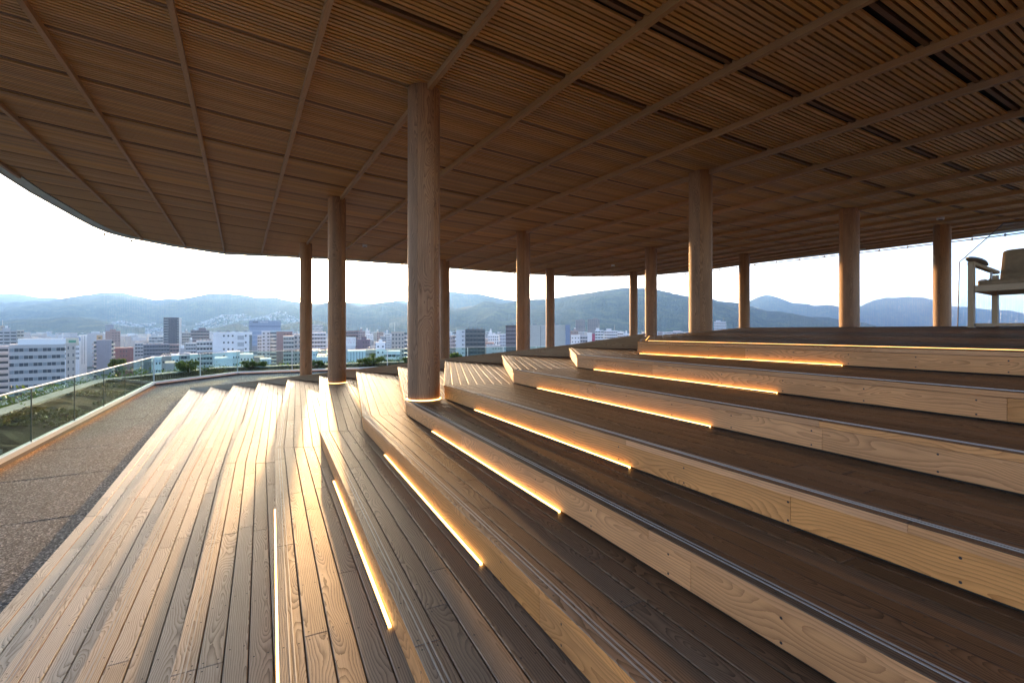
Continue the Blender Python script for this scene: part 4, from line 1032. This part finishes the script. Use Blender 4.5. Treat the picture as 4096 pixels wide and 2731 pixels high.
for i, (x0, x1, yt, d, c, lab) in enumerate(((1464,1490,1338,700,WHT,'small white block beyond the plum house'),(1494,1518,1330,760,BE,'pale beige block behind the white tank tower'),(1507,1534,1330,640,PK,'pinkish block over the white tank tower'),(1540,1562,1335,600,LG,'thin grey high-rise left of the beige apartment tower'),(1520,1545,1346,480,GR,'grey flats right above the white tank tower'),(1462,1480,1322,900,WHT,'tiny white high-rise far beyond the plum house'))):
    B(lab, x0, x1, yt, 1400, d, c, 'grid', bays=4, roof=('tank',) if i % 2 else ())
r = B('black-fronted apartment tower with a white flank, right of the nearest thick column', 1861, 1940, 1319, 1440, 350, (.085,.09,.10), 'balcony', bays=5, band=(.15,.155,.165), depth=14, roof=('plant',))
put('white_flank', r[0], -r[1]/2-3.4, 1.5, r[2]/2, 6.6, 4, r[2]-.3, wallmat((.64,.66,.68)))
for f in range(7):
    put('window', r[0], -r[1]/2-2.0, -.55, r[2]-1.6-f*3.1, .7, .14, .9, M['win']); put('window', r[0], -r[1]/2-1.0, -.55, r[2]-1.6-f*3.1, .5, .14, .9, M['win'])
    put('fire_escape', r[0], -r[1]/2-8.0, 4, r[2]-2.4-f*3.0, 2.6, 4, .9, M['dark'])
B('pinkish low block peeking out beside the nearest thick column, right side', 1795, 1820, 1345, 1440, 430, (.40,.33,.33), 'grid', bays=3, roof=())
B('white terraced block right of the black-fronted tower', 1952, 1995, 1340, 1400, 520, (.72,.73,.75), 'grid', bays=5)
B('grey gridded office beside the dark striped tower', 1998, 2023, 1337, 1400, 480, (.55,.57,.62), 'grid', 'office_building', bays=4, roof=())
B('pale low houses block before the white terraced block', 1945, 2000, 1383, 1430, 330, (.60,.63,.66), 'small', 'shop_building', bays=5, roof=('plant',))
B('reddish roofed house left of the grey gridded office', 1942, 1975, 1372, 1400, 400, (.38,.25,.22), 'small', 'shop_building', bays=3, roof=())
B('far white block on the skyline right of the black-fronted tower', 1942, 1968, 1327, 1350, 800, LG, 'ribbon', bays=4)
B('dark brown building striped with horizontal louvres', 2023, 2064, 1304, 1430, 300, (.10,.075,.08), 'stripe', 'office_building', band=(.22,.17,.18), fh=2.5, roof=())
r = B('large beige windowless box with vertical panel joints', 2064, 2261, 1303, 1440, 302, (.54,.50,.45), 'panel', 'office_building', depth=22, bays=4, roof=('plant',))
put('penthouse', r[0], -r[1]/2+2.5, 8, r[2]+2.6, 2.6, 4, 5, wallmat((.56,.50,.40)))
B('blue-grey corner tower at the right end of the beige windowless box', 2262, 2281, 1302, 1440, 300, (.26,.30,.40), 'blank', 'office_building', roof=())
LB = (('brown apartment slab on the wooded slope, left of the two', 2302, 2340, 1280, 1318, 1250), ('brown apartment slab on the wooded slope, right of the two', 2350, 2398, 1277, 1318, 1280))
for lab, x0, x1, yt, yb, d in LB:
    r = B(lab, x0, x1, yt, yb, d, (.24,.20,.21), 'balcony', bays=6, band=(.31,.27,.28), roof=('pent',), fh=3.4)
B('brown flats with terraces behind the slanted white house', 2281, 2313, 1325, 1400, 600, (.36,.28,.27), 'balcony', bays=5)
B('white house with one slanted side and four small windows', 2284, 2320, 1342, 1420, 380, (.74,.75,.77), 'small', bays=3, roof=())
B('grey open stair block right of the slanted white house', 2321, 2350, 1344, 1420, 420, (.42,.44,.48), 'balcony', bays=3, roof=())
r = B('white block carrying a tall red sign on its right side', 2349, 2368, 1333, 1400, 450, (.74,.75,.77), 'blank', 'office_building', roof=())
put('red_sign', r[0], r[1]/2+1.4, 0, r[2]-4.6, 2.8, 1.2, 8.2, plain('crimson_sign', (.36,.03,.08), .5))
B('white high block with a lift tower and masts, tallest of the white cluster', 2380, 2414, 1322, 1400, 520, (.72,.73,.75), 'balcony', bays=3, roof=('pent', 'mast', 'mast'))
B('long white balconied flats right of the tallest white block', 2417, 2470, 1324, 1400, 540, (.66,.67,.70), 'balcony', bays=7, roof=('pent', 'mast'))
B('lower white balconied flats left of the close column pair', 2470, 2492, 1331, 1400, 560, (.64,.65,.68), 'balcony', bays=3, roof=())
B('small white tower house just left of the close column pair', 2494, 2520, 1337, 1400, 620, (.70,.71,.73), 'grid', bays=4, roof=('tank',))
B('white gridded house between the close column pair', 2560, 2582, 1340, 1400, 640, (.68,.69,.72), 'grid', bays=3, roof=('mast',))
B('pale long school building with a turret, left of the thick right-hand column', 2660, 2735, 1328, 1360, 950, (.54,.50,.52), 'ribbon', bays=10, roof=('pent',))
B('pinkish flats right of the close column pair', 2632, 2650, 1327, 1360, 900, (.42,.35,.38), 'balcony', bays=3, roof=())
B('white balconied high-rise with a red roof, right of the thick column', 2856, 2904, 1287, 1345, 900, (.62,.63,.68), 'balcony', bays=6, band=(.70,.71,.75), roof=('pent', 'mast'))
GRP = 'low blocks filling the town between the taller buildings'
NICK = [(150, 220, 'large grey office'), (330, 340, 'narrow white slab'), (416, 280, 'dark windowless tower'), (495, 330, 'low red brick block'), (452, 560, 'pinkish stepped block'), (625, 400, 'long dark grey block'),
        (690, 600, 'tall dark apartment tower'), (800, 480, 'brown turreted block'), (820, 300, 'five-window grey block'), (930, 300, 'big white block'), (1060, 650, 'blue glass office'), (1138, 420, 'reddish brown tower'),
        (1200, 345, 'beige tower by the sun'), (1275, 380, 'balcony tower by the sun'), (1400, 330, 'white billboard'), (1450, 380, 'dark plum house'), (1520, 255, 'tank-topped white tower'), (1595, 360, 'beige apartment tower'),
        (1890, 350, 'black-fronted tower'), (1970, 520, 'white terraced block'), (2045, 300, 'striped brown building'), (2160, 302, 'beige windowless box'), (2300, 380, 'slanted white house'), (2400, 520, 'tallest white block'), (2445, 540, 'long white flats'), (2700, 950, 'pale school building')]
CN = [((.74,.75,.76), 'white'), ((.58,.59,.60), 'pale grey'), ((.50,.51,.53), 'light grey'), ((.38,.39,.41), 'grey'), ((.52,.47,.40), 'beige'), ((.42,.30,.26), 'pinkish')]
seen = set(); made = 0
while made < 80:
    d = rb.uniform(330, 900); x = rb.uniform(300, 1900) if made % 4 else rb.uniform(1900, 2700); wd = rb.uniform(9, 20); h = rb.uniform(14, 30)+(d > 480)*rb.uniform(0, 12); yt = YH-(ZC+h)/d*FS
    c_, cn = rb.choice(CN); sty, sn_ = rb.choice((('grid', 'square windows'), ('ribbon', 'ribbon windows'), ('small', 'small windows'))); rf, rn = rb.choice(((('tank',), ' and a roof tank'), ((), ''), (('plant',), ' and roof units')))
    hx, hd, hn = min(NICK, key=lambda q: abs(q[0]-x)+.08*abs(q[1]-d)); rel = ('right of' if x > hx else 'left of') if abs(x-hx) > 45 else ('behind' if d > hd else 'in front of')
    lab = '%s low-rise with %s%s, %s the %s' % (cn, sn_, rn, rel, hn)
    if lab in seen or len(lab.split()) > 16: continue
    seen.add(lab); made += 1
    B(lab, x, x+wd*FS/d, yt, yt+60*300/d, d, c_, sty, 'low_rise', rb.uniform(8, 14), rb.uniform(-.3, .3), 3.1, 3, rf, group=GRP)
def lettering(txt, parent, x, y, z, size, col):
    c = bpy.data.curves.new('sign_lettering', 'FONT'); c.body = txt; c.size = size; c.align_x = 'CENTER'; c.align_y = 'CENTER'; c.extrude = .03
    c.materials.append(plain('lettering_paint', col, .6)); o = link(bpy.data.objects.new('sign_lettering', bpy.data.meshes.new_from_object(bpy.data.objects.new('tmp_text', c))), parent); o.location = (x, y, z); o.rotation_euler = (R(90), 0, 0)
for a in LETT: lettering(*a)
# far town: thousands of tiny roofs that read as one mass
def townmat():
    m, t, b = new_mat('far_town_walls'); g = N(t, 'ShaderNodeNewGeometry')
    t.links.new(ramp(t, g.outputs['Random Per Island'], [(0, (.30,.29,.30)), (.3, (.55,.55,.56)), (.6, (.72,.72,.72)), (.8, (.40,.33,.30)), (1, (.62,.60,.56))]), b.inputs['Base Color']); b.inputs['Roughness'].default_value = .8; return m
M['town'] = townmat(); mb = MB()
def tbox(x, y, z0, w_, dp, h, a):
    ca, sa = math.cos(a), math.sin(a); C = [(x+ca*u-sa*v, y+sa*u+ca*v) for u, v in ((-w_/2, -dp/2), (w_/2, -dp/2), (w_/2, dp/2), (-w_/2, dp/2))]
    i0 = len(mb.v); mb.v += [(*c, z0) for c in C]+[(*c, z0+h) for c in C]
    for q in ((0, 1, 5, 4), (1, 2, 6, 5), (2, 3, 7, 6), (3, 0, 4, 7), (4, 5, 6, 7)):
        mb.f.append(tuple(i0+k for k in q)); mb.uv.append([(0, 0)]*4); mb.mi.append(0)
for i in range(4200):
    d = 600+1700*rb.random()**.8; az = rb.uniform(-1.15, .75); h = rb.choice((8, 10, 12, 16, 20, 26, 34, 40)); tbox(az*d, d, ZC, rb.uniform(8, 22), rb.uniform(8, 16), h*rb.uniform(.7, 1.2), rb.uniform(-.4, .4))
tag(mb.build('far_town', M['town']), kind='stuff')
mb = MB()
for i in range(2200):
    x = rb.uniform(330, 1330); t = rb.uniform(.06, .30)*(1 if x > 700 else .85); p = H_main(x, t)
    if noise.noise(Vector((p.x/170, p.y/260, 5))) < -.12: continue
    tbox(p.x, p.y, p.z-2, rb.uniform(7, 13), rb.uniform(7, 11), rb.uniform(6, 10), rb.uniform(0, 1.5))
for i in range(300):
    x = rb.uniform(2900, 3400); p = H_low(min(max(x, 3070), 3350), rb.uniform(.02, .12)); tbox(p.x, p.y, p.z-2, 12, 10, 8, rb.uniform(0, 1.5))
for i in range(160):
    x = rb.uniform(2000, 2700); p = H_fr(x, rb.uniform(.02, .10)); tbox(p.x, p.y, p.z-2, 10, 9, 8, rb.uniform(0, 1.5))
tag(mb.build('hillside_houses', M['town']), kind='stuff')

# ------------------------------------------------------------------ air
hz = MB(); hz.box(-14000, 14000, -60, 9000, ZC-9, 560); hzo = hz.build('haze', [])
hm = bpy.data.materials.new('haze_air'); hm.use_nodes = True; t = hm.node_tree; t.nodes.clear()
o_ = N(t, 'ShaderNodeOutputMaterial'); pv = N(t, 'ShaderNodeVolumePrincipled')
pv.inputs['Color'].default_value = (.24, .52, 1.0, 1); pv.inputs['Density'].default_value = 1.2e-4; pv.inputs['Anisotropy'].default_value = .42
t.links.new(pv.outputs[0], o_.inputs['Volume']); hzo.data.materials.append(hm); tag(hzo, kind='stuff')

# unseen wall added behind the camera to bounce warm sunlight onto the columns
cw = empty('bounce_wall', (9.5, -5.0, GROUND)); tag(cw, 'unseen timber-clad wall added to bounce warm sunlight onto the columns', 'wall')
for i in range(26):
    p = Vector((3, -6.5)).lerp(Vector((16, -3.5)), i/26); q = Vector((3, -6.5)).lerp(Vector((16, -3.5)), (i+1)/26)
    d_ = (q-p).normalized(); o = vboard(p+d_*.006, q-d_*.006, GROUND, 1.5, .04, None, M['bouncewood'], 'bounce_board'); child_at(o, cw)

ps = empty('planter_stone', (-10.6, 9.35, GROUND+.1)); tag(ps, 'small pale stone slab lying in the planter just outside the glass, left edge', 'stone block')
mb = MB(); mb.box(-.35, .35, -.2, .2, 0, .08); mb.build('stone_top', M['kerb'], ps)
mb = MB(); mb.box(-.25, .25, -.12, .12, -.06, 0); mb.build('footing', M['dark'], ps)
